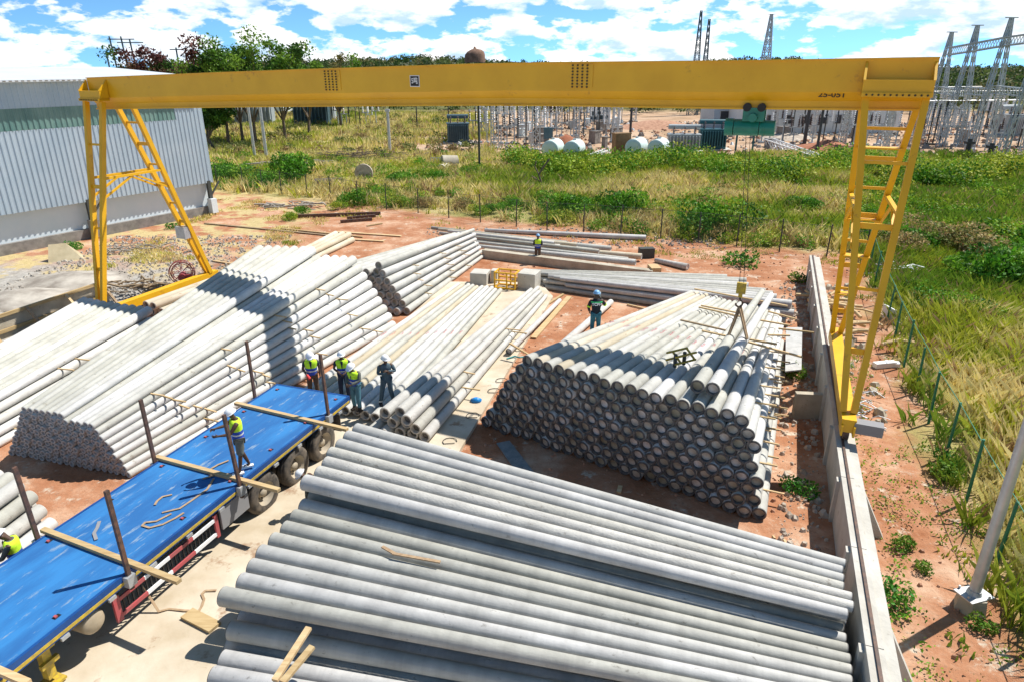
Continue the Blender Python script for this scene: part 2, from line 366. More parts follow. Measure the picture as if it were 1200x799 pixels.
def grass_mesh(name, x, y, h, w, col, blades=6, spread=.22, lean=.45, z0=None):
    n = len(x); N_ = n * blades
    bx = np.repeat(x, blades) + RNG.normal(0, spread, N_); by = np.repeat(y, blades) + RNG.normal(0, spread, N_)
    bz = np.zeros(N_) if z0 is None else np.repeat(z0, blades)
    hh = np.repeat(h, blades) * RNG.uniform(.35, 1.25, N_); ww = np.repeat(w, blades) * RNG.uniform(.7, 1.3, N_)
    a = RNG.uniform(0, 2 * np.pi, N_); la = RNG.uniform(0, 2 * np.pi, N_); ll = RNG.uniform(0, lean, N_) * hh
    V = np.zeros((N_, 4, 3))
    dx, dy = np.cos(a) * ww / 2, np.sin(a) * ww / 2
    mx, my = bx + np.cos(la) * ll * .35, by + np.sin(la) * ll * .35
    V[:, 0] = np.stack([bx - dx, by - dy, bz - .02], 1); V[:, 1] = np.stack([bx + dx, by + dy, bz - .02], 1)
    V[:, 2] = np.stack([mx + dx * .9, my + dy * .9, bz + hh * .6], 1)
    V[:, 3] = np.stack([bx + np.cos(la) * ll, by + np.sin(la) * ll, bz + hh], 1)
    F = np.arange(N_ * 4).reshape(-1, 4)
    F = np.concatenate([F[:, [0, 1, 2]], F[:, [0, 2, 3]]])
    c = np.repeat(np.repeat(col, blades, 0) * RNG.uniform(.75, 1.25, (N_, 1)), 4, 0)
    return tri_mesh(name, V.reshape(-1, 3), F, c, M['grass'])
GREEN = np.array([.19, .31, .03]); LIME = np.array([.50, .52, .05]); STRAW = np.array([.78, .66, .30]); BROWN = np.array([.42, .28, .15])
def grass_colours(x, y, strawness):
    n1 = vnoise(x, y, 5.5, 1); n2 = vnoise(x, y, 2.1, 2); n3 = vnoise(x, y, 9, 5)
    t = np.clip((n1 * .55 + n2 * .35 + n3 * .3 - .38 + strawness + RNG.normal(0, .09, len(x))) * 2.4, 0, 1)[:, None]
    c = GREEN * (1 - t) + LIME * t
    s = np.clip((n3 * .4 + n2 * .35 + n1 * .25 + strawness - .50 + RNG.normal(0, .07, len(x))) * 4.5, 0, 1)[:, None] * (RNG.random((len(x), 1)) < .88)
    c = c * (1 - s) + STRAW * s
    b = (RNG.random((len(x), 1)) < .10)
    return np.where(b, BROWN, c)

def leaf_cloud(pts, size, col, flat=.0):
    """pts (n,3), size (n,), col (n,3) -> leaf quads facing every way"""
    n = len(pts); a = RNG.normal(0, 1, (n, 3)); a /= np.linalg.norm(a, axis=1, keepdims=True)
    b = RNG.normal(0, 1, (n, 3)); b = b - (b * a).sum(1, keepdims=True) * a; b /= np.linalg.norm(b, axis=1, keepdims=True)
    s = size[:, None] / 2
    V = np.stack([pts - a * s, pts - b * s * .55, pts + a * s, pts + b * s * .55], 1).reshape(-1, 3)
    return V, np.arange(n * 4).reshape(-1, 4), np.repeat(col, 4, 0)

def bush_mesh(name, r, h, n, leaf, cols, lobes=7, seed=0, zlow=.0):
    rg = np.random.default_rng(seed + 100)
    L_ = [(rg.normal(0, r * .38), rg.normal(0, r * .38), h * rg.uniform(.3, .68), rg.uniform(.38, .62) * r) for _ in range(lobes)]
    P = []; S = []; K = []
    for i in range(lobes):
        cx, cy, cz, rr = L_[i]; m = n // lobes
        d = rg.normal(0, 1, (m, 3)); d /= np.linalg.norm(d, axis=1, keepdims=True)
        rad = rr * rg.uniform(.55, 1.12, (m, 1)) ** .6
        p = d * rad * [1, 1, h / r * .62] + [cx, cy, cz]
        p[:, 2] = np.abs(p[:, 2]) + zlow
        P.append(p); base = np.array(cols[i % len(cols)])
        K.append(base * rg.uniform(.6, 1.35, (m, 1)) * (1 + rg.normal(0, .08, (m, 3))))
        S.append(leaf * rg.uniform(.6, 1.4, m))
    V, F, c = leaf_cloud(np.concatenate(P), np.concatenate(S), np.clip(np.concatenate(K), 0, 1))
    return tri_mesh(name, V, F, c, M['leaf'])
#@@PART2
# ------------------------------------------------------------------ concrete poles
M['pole_rim_mid'] = mat('pole_rim_mid', (.33, .345, .35), (.44, .45, .45), 9, .9)
PL = 12.0
def pole_bm(mb, Mx=None, L=PL, R0=.185, R1=.1, n=18, core_i=2, rim_i=1, simple=False):
    """hollow tapered pole: butt at x=0, tip at x=L; slots 0 concrete, 1 rim, 2 core"""
    Mx = Mx or Matrix.Identity(4)
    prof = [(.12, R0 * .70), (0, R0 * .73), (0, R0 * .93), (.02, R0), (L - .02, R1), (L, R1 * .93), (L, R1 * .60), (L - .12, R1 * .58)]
    vs = []
    for x, r in prof:
        for i in range(n):
            t = 2 * math.pi * i / n; vs.append(Mx @ Vector((x, r * math.cos(t), r * math.sin(t))))
    o = len(mb.v); mb.v.extend([tuple(p) for p in vs])
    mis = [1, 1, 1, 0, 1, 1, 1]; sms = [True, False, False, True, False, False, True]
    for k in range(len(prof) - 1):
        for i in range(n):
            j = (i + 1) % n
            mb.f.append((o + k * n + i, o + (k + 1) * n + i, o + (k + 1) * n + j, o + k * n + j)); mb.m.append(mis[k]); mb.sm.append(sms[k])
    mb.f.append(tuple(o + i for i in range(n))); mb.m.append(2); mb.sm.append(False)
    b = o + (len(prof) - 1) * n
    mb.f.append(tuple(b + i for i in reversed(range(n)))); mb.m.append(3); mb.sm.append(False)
    return mb
_pm = {}
def pole_mesh(m, R0=.185, R1=.1, rim='pole_rim', core='pole_core'):
    k = (m, R0, R1, rim, core)
    if k not in _pm:
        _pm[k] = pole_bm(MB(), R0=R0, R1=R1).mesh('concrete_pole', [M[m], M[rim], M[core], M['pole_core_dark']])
    return _pm[k]
def frame_of(a, b, roll=0.0):
    a, b = Vector(a), Vector(b); d = (b - a); L = d.length; d.normalize()
    y = Vector((0, 0, 1)).cross(d).normalized(); z = d.cross(y)
    Mx = Matrix((d, y, z)).transposed().to_4x4() @ Matrix.Rotation(roll, 4, 'X'); Mx.translation = a
    return Mx, L
MASS = []
def place_pole(a, b, me, label, group):
    Mx, L = frame_of(a, b, random.uniform(0, 6.28))
    o = link('concrete_pole', me); o.matrix_world = Mx @ Matrix.Diagonal((L / PL, 1, 1, 1))
    tag(o, label, 'concrete pole', group); return o
def stack(ba, bb, ta, tb, n, rows, pb=.325, pt=.18, R0=.185, R1=.1, z0=0.0, mat_='pole_white', rim='pole_rim', core='pole_core', jit=.12,
          keep=None, where='', group='', extra=None, matf=None, steep=()):
    """ba..bb the bottom row of butts (left to right in the photo), ta..tb the tips"""
    ba, bb, ta, tb = [Vector((p[0], p[1], 0)) for p in (ba, bb, ta, tb)]; out = {}
    rr = list(range(rows)) + ([rows] if extra else [])
    for r in rr:
        cnt = n - r + sum(1 for q in steep if r >= q)
        for c in range(cnt):
            if r == rows and c not in extra: continue
            t = (c + r / 2) / (n - 1)
            a = ba.lerp(bb, t); b = ta.lerp(tb, t); d = (b - a).normalized(); j = random.uniform(-jit, jit)
            a = a + d * j; b = b + d * (j + random.uniform(-jit, jit))
            a.z = z0 + R0 + r * pb + random.uniform(-.006, .006); b.z = z0 + R1 + r * pt
            k = keep(r, c, cnt, rows) if keep else 'one'
            out[(r, c)] = (a.copy(), b.copy())
            if k is None: continue
            mm = matf(r, c) if matf else mat_
            if k == 'mass': MASS.append((a, b, R0, R1)); continue
            row = 'top row' if r == rr[-1] else ('bottom row' if r == 0 else ORD[r] + ' row up')
            place_pole(a, b, pole_mesh(mm, R0, R1, rim, core), f'{where}, {ORD[c]} from left in {row}', group)
    return out
sticks = []
def side_sticks(st, n, rows, ts, R0, R1, where, length=.62, side=1, skip=.25):
    """short timbers poking out between the layers on the right-hand side of a stack"""
    grp = 'timber spacers between the pole layers'
    for r in rows:
        cmax = max([c for (q, c) in st if q == r], default=-1); key = (r, cmax); key2 = key
        if key not in st: continue
        a, b = st[key]; a2, b2 = st[key2]; d = (b - a).normalized(); out = Vector((d.y, -d.x, 0)).normalized()
        if out.x < 0: out = -out
        out *= side
        for i, t in enumerate(ts):
            if random.random() < skip: continue
            t2 = t + random.uniform(-.03, .03) + r * .012
            p = a.lerp(b, t2); R = R0 + (R1 - R0) * t2
            p = p + Vector((0, 0, R + .005)); l = length * random.uniform(.75, 1.25)
            q0 = p - out * l * .35; q1 = p + out * l * .65 + d * random.uniform(-.08, .08)
            m = MB(); m.bar((0, 0, 0), q1 - q0, .05, .035)
            o = m.build('timber_spacer', M['timber'], loc=q0)
            tag(o, f'timber spacer sticking out of {where}, {ORD[r]} layer up, {ORD[i]} from near end', 'timber spacer', grp); sticks.append(o)

# S2: the big stack at centre right, butts towards the camera
def s2mat(r, c):
    if r == 8 and c in (1, 3): return 'pole_beige'
    return 'pole_white'
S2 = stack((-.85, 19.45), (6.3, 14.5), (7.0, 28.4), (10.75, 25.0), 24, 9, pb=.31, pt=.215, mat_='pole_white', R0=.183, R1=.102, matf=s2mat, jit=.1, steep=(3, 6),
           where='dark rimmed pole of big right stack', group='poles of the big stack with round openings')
# S1: the wide grey stack at the front
def k1(r, c, cnt, rows):
    if r <= 1: return 'mass'
    if r == 3 and c > 13: return None
    return 'one'
def stack1():
    bA, bB = Vector((-4.25, 16.2, 0)), Vector((-6.15, 8.2, 0)); tA, tB = Vector((6.75, 11.25, 0)), Vector((5.25, 6.75, 0))
    n = 20; R0, R1 = .195, .108
    base = .0
    for r, z, z2, rng in ((0, .2, .11, range(0, 20)), (1, .5, .34, range(0, 20)), (2, .62, .5, range(0, 20)), (3, 1.2, .92, range(0, 14)), (4, 1.72, 1.38, range(0, 7))):
        for c in rng:
            t = (c + (r % 2) * .5) / (n - 1); a = bA.lerp(bB, t); b = tA.lerp(tB, t); j = random.uniform(-.07, .07)
            d = (b - a).normalized(); a += d * (j + random.uniform(-.02, .02)); b += d * j
            if r == 2: a += d * ((c - 12) * .09 if c > 12 else 0)
            a.z, b.z = z, z2
            if r == 2 and c >= 12: dz = (.18, -.14, -.02, -.34, -.28, -.4, -.4, -.4)[c - 12]; a.z += dz; b.z += dz * .8
            if r == 0 and c > 14: continue
            if r == 1 and c > 11: continue
            if r <= 1: MASS.append((a, b, R0, R1)); continue
            if r == 2 and c < 12: MASS.append((a, b, R0, R1)); continue
            if r == 3 and c < 5: MASS.append((a, b, R0, R1)); continue
            lay = {2: 'lowest visible step', 3: 'middle step', 4: 'topmost step'}[r]
            i = c - {2: 12, 3: 5, 4: 0}[r]
            place_pole(a, b, pole_mesh('pole_grey' if (r, c) not in ((4, 3), (4, 4), (4, 5)) else 'pole_mid', R0, R1), f'long grey pole of the front stack, {ORD[i]} from the back on its {lay}', 'poles of the wide grey front stack')
stack1()
# S3: the high stack left of the trailer, tips towards the camera
def k3(r, c, cnt, rows):
    if r >= 8 or c >= cnt - 2: return 'one'
    return 'mass'
S3 = stack((-12.6, 29.0), (-5.25, 28.35), (-14.95, 17.7), (-10.85, 16.5), 20, 9, pb=.365, pt=.176, R0=.19, R1=.102, jit=.035, keep=k3, extra=range(0, 7),
           rim='pole_rim_mid', where='white pole of tall stack beside trailer', group='poles of the tall white left stack')
side_sticks(S3, 20, range(0, 8), (.12, .33, .55, .76), .19, .102, 'tall left stack')
# S4: far left
def k4(r, c, cnt, rows): return 'one' if (r == rows - 1 or c >= cnt - 1) else 'mass'
S4 = stack((-18.7, 27.7), (-14.0, 25.7), (-19.9, 15.3), (-16.6, 14.2), 14, 5, pb=.36, pt=.2, keep=k4, where='pale pole of the far left stack', group='poles of the far left stack')
side_sticks(S4, 14, range(0, 4), (.3, .34, .62), .185, .1, 'far left stack', .9)
# S5: behind the tall stack
def k5(r, c, cnt, rows): return 'one' if (r == rows - 1 or c >= cnt - 3) else 'mass'
S5 = stack((-9.2, 31.2), (-4.95, 29.95), (-3.9, 40.7), (-1.75, 40.4), 12, 6, pb=.355, pt=.26, z0=.02, keep=k5, rim='pole_rim_pale', core='pole_core', extra=(5,),
           where='white pole of middle back stack', group='poles of the middle back stack')
side_sticks(S5, 12, range(0, 5), (.2, .5, .72), .185, .1, 'middle back stack', .5)
# S6: one flat layer on the concrete
S6 = stack((-7.3, 20.7), (-4.0, 19.3), (-2.75, 34.1), (-.55, 33.2), 10, 1, z0=SLAB + .05, mat_='pole_white', rim='pole_rim_pale', core='pole_core_dark', R0=.18,
           matf=lambda r, c: 'pole_beige' if c in (1, 4) else 'pole_white', where='white pole of flat layer under the men', group='poles lying flat on the concrete')
# S7: small pile on the concrete
S7 = stack((-4.25, 18.75), (-2.72, 18.05), (.75, 32.2), (1.6, 31.9), 5, 3, pb=.33, pt=.18, z0=SLAB + .02, mat_='pole_mid', rim='pole_rim_pale', core='pole_core_dark',
           where='pole of small pile beside flat layer', group='poles of the small pile', jit=.3)
side_sticks(S7, 5, range(0, 2), (.25, .6), .185, .1, 'small pile', .8)
# S8: grey stack at the back right, butts to the right
def k8(r, c, cnt, rows): return 'one' if (r == rows - 1 or c <= 1) else 'mass'
S8 = stack((12.3, 28.7), (11.2, 33.4), (2.3, 33.8), (.95, 35.4), 12, 3, pb=.36, pt=.27, mat_='pole_grey', jit=.55, keep=k8, R0=.19, rim='pole_rim_pale',
           where='grey pole of low back stack', group='poles of the low grey back stack')
# S9: at the left edge beyond the trailer
def k9(r, c, cnt, rows): return 'one' if (r == rows - 1 or c >= cnt - 2) else 'mass'
S9 = stack((-14.4, 15.3), (-11.55, 14.15), (-15.6, 2.9), (-13.7, 2.4), 8, 4, pb=.35, pt=.2, mat_='pole_grey', keep=k9, rim='pole_rim_pale', core='pole_core_dark',
           where='grey pole at left edge beyond trailer', group='poles at the left edge')
# S10 / S11 small beige piles
stack((-17.2, 30.2), (-16.35, 29.9), (-13.6, 41.2), (-12.9, 41.0), 3, 2, pb=.33, mat_='pole_beige', rim='pole_rim_pale', core='pole_core_dark', where='beige pole by the left crane foot',
      group='beige poles by the left crane foot')
stack((-11.9, 44.6), (-10.5, 44.2), (-14.6, 33.4), (-13.8, 33.0), 4, 2, pb=.33, mat_='pole_beige', rim='pole_rim_pale', where='beige pole behind the tall left stack', group='beige poles behind the tall stack')
# the two poles slung from the hook
for i, (p, q, k) in enumerate((((817, 453), (893, 342), 'left'), ((835, 456), (904, 346), 'right'))):
    a = G(*p, 3.12); b = G(*q, 2.35)
    place_pole(a, b, pole_mesh('pole_white', .19, .115), f'white pole in the hoist sling on top of the big stack, {k} of two', 'poles in the hoist sling')
# long poles lying across the back
for i, (p, q, h, mm, rim) in enumerate((((568, 270), (757, 279), .2, 'pole_grey', 'from the fence'), ((528, 273), (716, 292), .25, 'pole_grey', ''), ((560, 284), (656, 290), .2, 'pole_white', ''),
                                  ((632, 290), (752, 301), .3, 'pole_beige', ''), ((560, 289), (745, 308), .5, 'pole_mid', ''), ((768, 305), (806, 313), .2, 'pole_mid', ''))):
    a = G(*q, h); b = G(*p, h - .06)
    place_pole(a, b, pole_mesh(mm, .185, .12, 'pole_rim_pale'), ['grey pole across the back nearest the mesh fence', 'long grey pole across the back left of the vest man',
               'short white pole across the back behind the vest man', 'brownish pole across the back right of the vest man', 'long pole lying on the low concrete beam',
               'pole end beside the right end of the low beam'][i], 'poles lying across the back of the yard')
place_pole(G(641, 420, .2), G(716, 354, .2), pole_mesh('pole_white', .17, .14), 'white pole alone on the red soil beside the small pile', None)
place_pole(G(596, 412, .3), G(656, 352, .25), pole_mesh('pole_mid', .13, .1), 'thin grey pole on the concrete edge right of the small pile', None)
rgb_ = random.Random(3)
for i in range(11):
    y_ = 267 + i * 2.1; x0_ = 512 + i * 5 + rgb_.uniform(-12, 12); x1_ = x0_ + rgb_.uniform(120, 190)
    a = G(x1_, y_ + (x1_ - x0_) * .115, .12 + .2 * (i % 3)); b = G(x0_, y_, .12 + .2 * (i % 3) - .03)
    place_pole(a, b, pole_mesh(('pole_grey', 'pole_beige', 'pole_mid')[i % 3], .14, .10, 'pole_rim_pale'), f'thin pole in the loose rows across the back of yard, {ORD[i]} from the fence', 'thin loose poles across the back of the yard')
# everything past the poles built one by one
mb = MB()
for a, b, R0, R1 in MASS:
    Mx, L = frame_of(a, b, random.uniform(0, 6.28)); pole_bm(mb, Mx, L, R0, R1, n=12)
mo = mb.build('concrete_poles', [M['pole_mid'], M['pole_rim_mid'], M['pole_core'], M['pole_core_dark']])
tag(mo, 'grey and white poles deeper inside the stacks', 'concrete poles', kind='stuff')
# red writing marks on the tops of the newer poles
def red_marks(a, b, R0, R1, t, parent=None):
    m = MB(); d = (b - a).normalized(); s = Vector((d.y, -d.x, 0)).normalized(); n = s.cross(d) if s.cross(d).z > 0 else d.cross(s)
    R = R0 + (R1 - R0) * t; L = (b - a).length; p = a + d * (L * t)
    def P(u, w): return p + d * u + s * (math.sin(w) * (R + .003)) + n * (math.cos(w) * (R + .003))
    for k in range(random.randint(4, 6)):
        u = k * .085; w0 = random.uniform(-.35, -.1); w1 = w0 + random.uniform(.35, .55); sl = random.uniform(-.03, .05)
        for (ua, wa, ub, wb) in ((u, w0, u + sl, w1), (u, random.choice([w0, w1, (w0 + w1) / 2]), u + .05, random.choice([w0, w1]))):
            A, B = P(ua, wa), P(ub, wb); tt = (B - A).normalized() if (B - A).length > 0 else d; side = tt.cross(n).normalized() * .009
            m.add([A - side, A + side, B + side, B - side], [(0, 1, 2, 3)])
    return m
def mark(polepts, label_near, R0, R1, t):
    a, b = polepts; best = None
    for o in bpy.data.objects:
        if o.name.startswith('concrete_pole') and (o.matrix_world.translation - a).length < .02: best = o
    if best is None: return
    m = red_marks(a, b, R0, R1, t); me = m.mesh('painted_mark', M['red_mark'])
    me.transform(best.matrix_world.inverted()); link('painted_mark', me, best)
for c in range(10): mark(S6[(0, c)], '', .18, .1, .42 + .012 * c)
for c in range(16): mark(S2[(8, c)], '', .183, .102, .42 + random.uniform(-.02, .02))

# ------------------------------------------------------------------ timbers laid over the stacks, planks
def plank(a, b, w=.1, h=.05, mt='timber', label='', name='timber_plank', cat='plank', group=None, roll=0):
    a, b = Vector(a), Vector(b); m = MB(); m.bar((0, 0, 0), b - a, w, h)
    o = m.build(name, M[mt], loc=a); tag(o, label, cat, group); return o
def P1(x, y): return 750 + x / 3.993, 300 + y / 3.995     # enlarged crop -> photo pixels
over = [((255, 155), (690, 235), 2.06, 2.0), ((275, 240), (475, 285), 2.25, 2.2), ((285, 232), (500, 275), 2.25, 2.2), ((190, 300), (400, 348), 2.42, 2.4), ((290, 350), (405, 375), 2.5, 2.48),
        ((498, 388), (640, 412), 2.62, 2.5), ((500, 400), (760, 472), 2.62, 2.45), ((545, 298), (700, 325), 2.4, 2.2), ((590, 215), (690, 235), 2.0, 1.9), ((600, 260), (730, 296), 2.1, 1.9),
        ((600, 370), (700, 372), 2.3, 2.2), ((650, 340), (812, 358), 1.9, 1.6)]
for i, (p, q, h0, h1) in enumerate(over):
    plank(G(*P1(*p), h0 + .03), G(*P1(*q), h1 + .03), .07, .05, 'timber' if i not in (3,) else 'timber_old', f'thin timber lying across top of big right stack, {ORD[i]} counted from back left', group='timbers across the big right stack')
for i, (x, y, x2, y2, h) in enumerate(((490, 695, 530, 688, 1.9), (495, 755, 520, 760, 1.6), (520, 230, 552, 232, 1.0), (505, 155, 525, 160, 1.4), (535, 340, 600, 348, .7), (525, 282, 580, 295, .95))):
    pass
side_sticks(S2, 24, range(0, 8), (.06, .2, .36, .52), .183, .102, 'big right stack', .7, skip=.15)
for (a, b, h, w, l) in (((383, 590), (345, 0), 0, 0, ''),): pass
plank(G(322, 797, 1.0), G(362, 735, 1.14), .12, .06, 'timber', 'left of two fresh timbers laid over the lowest step of the front stack')
plank(G(331, 799, 1.02), G(366, 757, 1.12), .12, .06, 'timber', 'right of two fresh timbers laid over the lowest step of the front stack')
plank(G(326, 712, 1.12), G(333, 702, 1.3), .11, .06, 'timber', 'short timber block wedged under the middle step of the front stack')
plank(G(448, 640, 1.42), G(462, 648, 1.42), .07, .03, 'strap', 'short bent end piece of a brown strip on the front stack', name='wood_strip', cat='wood strip')
plank(G(460, 648, 1.42), G(516, 658, 1.4), .07, .03, 'strap', 'long brown wood strip lying on top of the front stack', name='wood_strip', cat='wood strip')
plank(G(219, 718, SLAB + .04), G(252, 735, SLAB + .04), .3, .06, 'timber', 'wide plank on the concrete beside the butts of the front stack')
plank(G(597, 402, .75), G(634, 424, .35), .07, .05, 'timber', 'leaning timber beside the right pole of the small pile')
for i, (p, q, w, lb) in enumerate((((625, 396), (667, 348), .25, 'broad pale board on the soil right of the concrete'), ((618, 372), (660, 345), .1, 'narrow board beside the broad pale board'),
                                   ((240, 262), (395, 277), .2, 'long board lying on red soil below the warehouse'), ((330, 268), (425, 278), .15, 'board lying near the tall left stack back corner'),
                                   ((395, 272), (470, 277), .25, 'board lying behind the middle back stack'), ((400, 280), (450, 283), .25, 'short wide board behind the middle back stack'),
                                   ((430, 265), (448, 262), .12, 'yellowish offcut lying at the back corner'), ((735, 357), (764, 364), .08, 'thin board before the low grey back stack'),
                                   ((250, 306), (275, 310), .12, 'small stick on soil right of the cable reel'))):
    plank(G(*p, .06), G(*q, .06), w, .06, 'timber' if i != 2 else 'timber_old', lb)
plank(G(335, 254, .15), G(446, 250, .15), .22, .22, 'steel_dark', 'long dark rusty steel beam lying by the back fence', name='steel_beam', cat='steel beam')
plank(G(399, 260, .12), G(436, 257, .12), .2, .2, 'steel_dark', 'short dark steel beam lying before the long one', name='steel_beam', cat='steel beam')
plank(G(407, 256, .12), G(440, 253, .12), .2, .2, 'steel_dark', 'middle dark steel beam lying against the long one', name='steel_beam', cat='steel beam')
plank(G(567, 297, .25), G(765, 322, .25), .45, .5, 'conc_old', 'low brown concrete beam running across the back of the yard', name='concrete_beam', cat='concrete beam')
plank(G(764, 316, .3), G(769, 321, .3), .55, .62, 'timber', 'pale end board at the right end of the low beam', name='end_board', cat='board')
m = MB(); m.box((0, 0, .3), (.9, .5, .6)); tag(m.build('dark_box', M['post_dark'], loc=G(757, 302), rz=.1), 'dark box standing behind the right end of the low beam', 'box')
# grey steel sheet lying in front of the big stack, boards right of it
def sheet(pts, z, t, mt, name, label, cat):
    m = MB(); c = sum(pts, Vector()) / len(pts); prism(m, [p - c for p in pts], 0, t)
    o = m.build(name, M[mt], loc=(c.x, c.y, z)); tag(o, label, cat); return o
M['sheet_grey'] = mat('sheet_grey', (.16, .19, .20), (.25, .28, .29), 4, .6, spots=(5, (.10, .10, .10), .6))
sheet([G(582, 521), G(597, 518), G(629, 559), G(606, 556)], .03, .04, 'sheet_grey', 'steel_sheet', 'narrow grey steel sheet lying before the big right stack', 'steel sheet')
M['sheet_pale'] = mat('sheet_pale', (.38, .38, .37), (.52, .52, .51), 3, .7, spots=(3, (.2, .2, .2), .6))
sheet([G(921, 385, .5), G(940, 385, .5), G(939, 434, .5), G(920, 436, .5)], .5, .05, 'sheet_pale', 'concrete_slab', 'pale rectangular slab leaning between the big stack and wall', 'slab')
m = MB(); m.box((0, 0, .45), (1.15, .22, .9)); tag(m.build('concrete_block', M['conc_old'], loc=G(949, 489), rz=-.1), 'dark concrete block standing against the right wall', 'block')

# ------------------------------------------------------------------ concrete blocks and yellow cage on the yard's far edge
def block(px_, size, rz, label):
    m = MB(); m.box((0, 0, size[2] / 2), size); o = m.build('concrete_block', M['conc'], loc=G(*px_), rz=rz)
    bv = o.modifiers.new('bevel', 'BEVEL'); bv.width = .03; bv.segments = 2
    tag(o, label, 'concrete block', 'concrete blocks by the yellow cage'); return o
block((563, 334), (.9, .95, .75), -.2, 'concrete block left of the yellow cage')
block((620, 339), (.95, 1.0, .95), -.35, 'concrete block right of the yellow cage')
block((580, 333), (.35, .5, .8), -.2, 'small brown block touching the left of the yellow cage')
t = empty('yellow_cage', G(594, 337, SLAB), -.3); tag(t, 'small yellow steel cage between two concrete blocks', 'cage')
m = MB()
for y in (-.35, .35):
    for x in (-.55, .1, .55): m.bar((x, y, 0), (x, y, .85), .07)
    for z in (.04, .45, .85): m.bar((-.55, y, z), (.55, y, z), .07)
for x in (-.55, .55):
    for z in (.04, .85): m.bar((x, -.35, z), (x, .35, z), .06)
m.build('cage_frame', M['yellow'], t)
# small wooden/yellow crate on the big stack
t = empty('spreader_frame', G(797, 425, 2.84), .5); t.scale = (.75, .75, .8); tag(t, 'small dark and yellow steel frame standing on the big right stack', 'frame')
m = MB()
for x in (-.45, .0): m.bar((x, -.2, 0), (x, -.2, .5), .1)
m.build('post', M['post_dark'], t)
m = MB()
for z in (.12, .4):
    for y in (-.25, .25): m.bar((-.5, y, z), (.55, y, z), .06)
m.bar((-.2, -.25, .12), (-.2, .25, .4), .06); m.bar((.5, -.25, .12), (.5, .25, .4), .06)
m.build('rail', M['yellow_stripe'], t)
#@@PART3
# ------------------------------------------------------------------ right crane wall
WALL_A = Vector((8.76, 16.06, 0)); WH = 1.32
def wl(s, o, z=0): return WALL_A + WD * s + WN * o + Vector((0, 0, z))
t = empty('crane_wall', wl(0, 0)); tag(t, 'pale concrete wall carrying the right crane rail, strip of shade beside it', 'wall')
rzw = math.atan2(WD.y, WD.x)
m = MB()
s0, s1 = -13.0, 21.2
n_ = 12
for i in range(n_):
    a = s0 + (s1 - s0) * i / n_; b = s0 + (s1 - s0) * (i + 1) / n_ - .02
    m.box(((a + b) / 2, -.16, WH / 2), (b - a, .30, WH))
    m.box((a + .02, .03, WH * .46), (.22, .09, WH * .92))
m.build('wall', M['conc'], t, rz=rzw)
m = MB(); m.box(((s0 + s1) / 2, -.42, WH / 2 - .03), (s1 - s0, .2, WH - .06)); m.build('outer_strip', M['white_wall'] if False else M['conc'], t, rz=rzw)
m = MB(); m.box(((s0 + s1) / 2, -.17, WH + .02), (s1 - s0, .06, .05)); m.build('rail', M['steel_dark'], t, rz=rzw)
m = MB()
for s in (-1.9, -6.6, 4.2, 9.5):
    vs = [(s - .1, -.52, 0), (s - .1, -1.15, 0), (s - .1, -.52, WH - .1), (s + .1, -.52, 0), (s + .1, -1.15, 0), (s + .1, -.52, WH - .1)]
    m.add(vs, [(0, 1, 2), (5, 4, 3), (0, 3, 4, 1), (1, 4, 5, 2), (2, 5, 3, 0)])
m.build('buttress', M['conc'], t, rz=rzw)

# left low wall with timber formwork
LA = Vector((-21.9, 26.2, 0)); LB = Vector((-19.9, 32.2, 0)); ld = (LB - LA).normalized(); LL = (LB - LA).length
t = empty('formwork_wall', LA - ld * 8); t.rotation_euler = (0, 0, math.atan2(ld.y, ld.x)); tag(t, 'low wall of grey boards with timber rails and props at far left', 'formwork wall')
TL = LL + 8
m = MB(); m.box((TL / 2, .1, .5), (TL, .06, 1.0)); m.build('board', M['conc_old'], t)
for z in (1.02, .35):
    m = MB(); m.box((TL / 2, 0, z), (TL, .1, .14)); m.build('rail', M['timber'], t)
for k in range(8):
    x = .6 + k * (TL - 1) / 7
    m = MB(); m.bar((x, -.9, 0), (x, -.03, 1.05), .12, .08); m.build('prop', M['timber_old'] if k % 2 else M['timber'], t)
# left rail wall carrying the crane
t = empty('left_crane_wall', (-18.75, 30.5, 0)); t.rotation_euler = (0, 0, math.atan2(.93, .37)); tag(t, 'low concrete strip under the left crane wheels', 'rail strip')
m = MB(); m.box((2, 0, .03), (22, .5, .1)); m.build('strip', M['conc_old'], t)
m = MB(); m.box((2, 0, .1), (22, .06, .06)); m.build('rail', M['steel_dark'], t)

# ------------------------------------------------------------------ gantry crane
CP = Vector((10.3, 19.75, 0)); CU = Vector((.916, -.401, 0)).normalized(); CR = Vector((.401, .916, 0)).normalized(); CF = Vector((.36, .933, 0)).normalized()
def cp(s, r, z): return CP + CU * s + CR * r + Vector((0, 0, z))
def cf(s, r, z): return CP + CU * s + CF * r + Vector((0, 0, z))
crane = empty('gantry_crane', CP + CU * -15); tag(crane, 'long yellow gantry crane spanning the pole yard on four legs', 'gantry crane')
cl = crane.location
def cbuild(mb, name, mt, parent=crane):
    mb.v = [tuple(Vector(p) - cl) for p in mb.v]; return mb.build(name, mt, parent)
SL, SR = -31.4, .95
def camber(s):                      # height of the beam's underside along the span
    pts = [(-31.5, 9.0), (-22, 9.3), (-11.2, 9.58), (-4.3, 9.62), (1.0, 9.69)]
    for (a, za), (b, zb) in zip(pts[:-1], pts[1:]):
        if s <= b: return za + (zb - za) * max(0, (s - a)) / (b - a)
    return pts[-1][1]
def beam_depth(s): return 1.33 if s > -24 else 1.33
